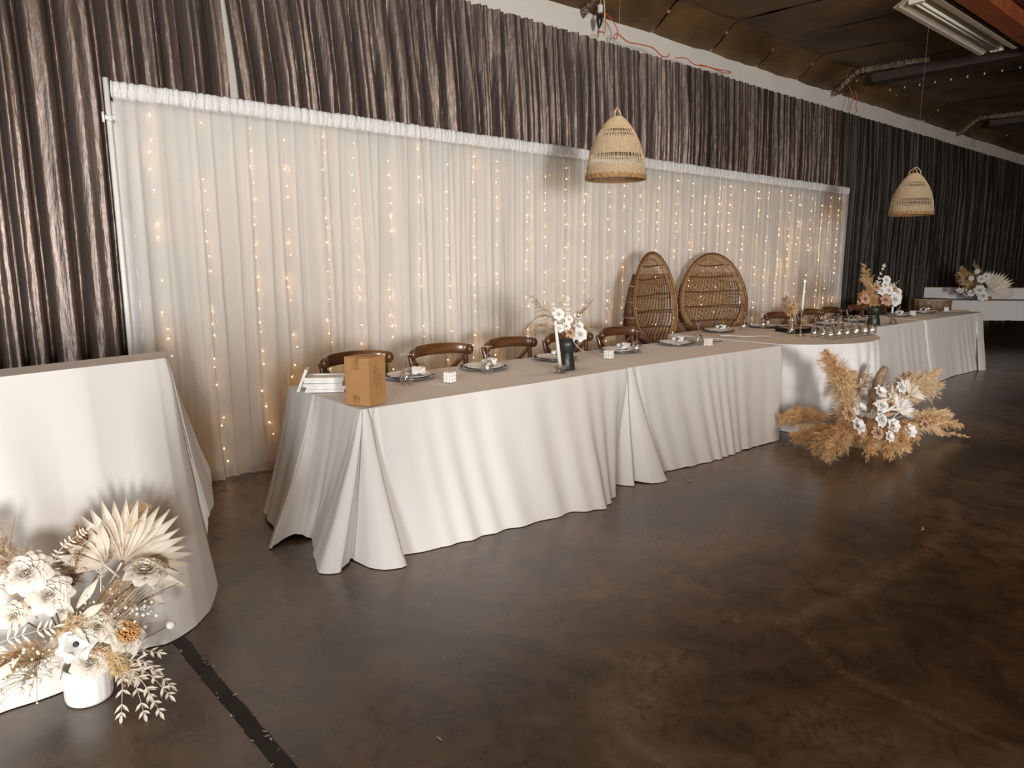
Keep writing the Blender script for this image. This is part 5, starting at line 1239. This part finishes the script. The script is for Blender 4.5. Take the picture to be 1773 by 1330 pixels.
for (c, r_) in [((8.58, 3.40, 1.275), 0.050), ((8.42, 3.38, 1.155), 0.050), ((8.62, 3.38, 1.155), 0.050), ((8.56, 3.40, 1.215), 0.045), ((8.76, 3.36, 1.045), 0.078), ((8.98, 3.42, 1.125), 0.050), ((8.96, 3.40, 1.07), 0.045), ((8.48, 3.40, 1.17), 0.03)]:
    rose(f2, 'rose', c, (-0.6, -0.75, 0.25), r_, M['petal_w'], layers=4)
for (c, r_) in [((8.06, 3.40, 1.075), 0.055), ((8.50, 3.36, 1.05), 0.06), ((8.32, 3.40, 1.20), 0.05), ((8.80, 3.40, 1.17), 0.045), ((8.64, 3.38, 1.02), 0.045)]:
    rose(f2, 'blush_rose', c, (-0.6, -0.75, 0.25), r_, M['blush'], layers=4)
berries(f2, 'berry_spray', (8.72, 3.42, 1.20), 0.035, 20, 0.010, M['petal_w'], (8.6, 3.45, 1.05))

# --- dried grass in the bud vase
f3 = thing('dried_grass_bunch', 'small bunch of tan dried grass standing in the clear bud vase', 'dried grass', (0, 0, 0))
h3 = Vector((6.79, 3.56, 0.80))
for q, w_, ml in [((6.60, 3.56, 1.13), 0.07, 'brown_d'), ((6.68, 3.57, 1.05), 0.06, 'pampas'), ((6.93, 3.56, 1.12), 0.03, 'grass_d'), ((6.86, 3.56, 1.14), 0.02, 'grass_d'), ((6.79, 3.55, 1.06), 0.06, 'pampas_l')]:
    plume(f3, 'grass_head', h3, q, w_, M[ml], n=450, start=0.45, hair=0.0016, bend=(0.02, 0, 0.02))

# --- arrangement on the far buffet
random.seed(15)
f4 = thing('floral_arrangement', 'golden pampas and pale palm fan arrangement on the distant buffet table', 'flower arrangement', (0, 0, 0))
D = Vector((0.0, -1, 0)); h4 = Vector((14.62, 4.13, 0.84))
MB().lathe([(0.01, 0.0), (0.11, 0.0), (0.12, 0.06), (0.01, 0.12)], 16, (14.72, 4.14, 0.785)).build('foam_base', M['brown_d'], f4)
for (q, w_, ml, nn) in [((14.5, 4.50, 1.36), 0.15, 'pampas', 900), ((14.5, 4.47, 1.24), 0.13, 'pampas', 700), ((14.5, 4.30, 1.49), 0.09, 'grass_d', 600), ((14.5, 4.24, 1.38), 0.10, 'pampas', 600), ((14.5, 4.40, 1.00), 0.10, 'pampas_l', 600), ((14.45, 4.05, 0.92), 0.10, 'pampas', 600), ((14.5, 4.15, 1.15), 0.10, 'brown_d', 500)]:
    plume(f4, 'pampas_plume', h4, q, w_, M[ml], n=nn, start=0.12, hair=0.004)
fan(f4, 'palm_fan', (14.45, 3.98, 0.98), (-0.9, -0.3, 0.25), (0, -0.75, 0.65), 0.36, -75, 70, 17, M['palm'], wk=1.25)
for (c, r_) in [((14.35, 4.12, 0.98), 0.09), ((14.35, 4.06, 0.88), 0.09), ((14.38, 4.12, 1.17), 0.07), ((14.38, 4.05, 1.22), 0.06), ((14.38, 4.25, 0.92), 0.06), ((14.4, 4.28, 1.18), 0.045), ((14.4, 4.20, 1.30), 0.04)]:
    rose(f4, 'rose', c, (-0.9, -0.4, 0.2), r_, M['petal_w'], layers=4)
leafsprig(f4, 'leafy_sprig', [(14.45, 4.25, 0.88), (14.45, 4.38, 0.94), (14.42, 4.45, 0.96)], 0.10, 0.04, M['leaf_w'], npair=5, nrm=(-1, -0.3, 0.2))
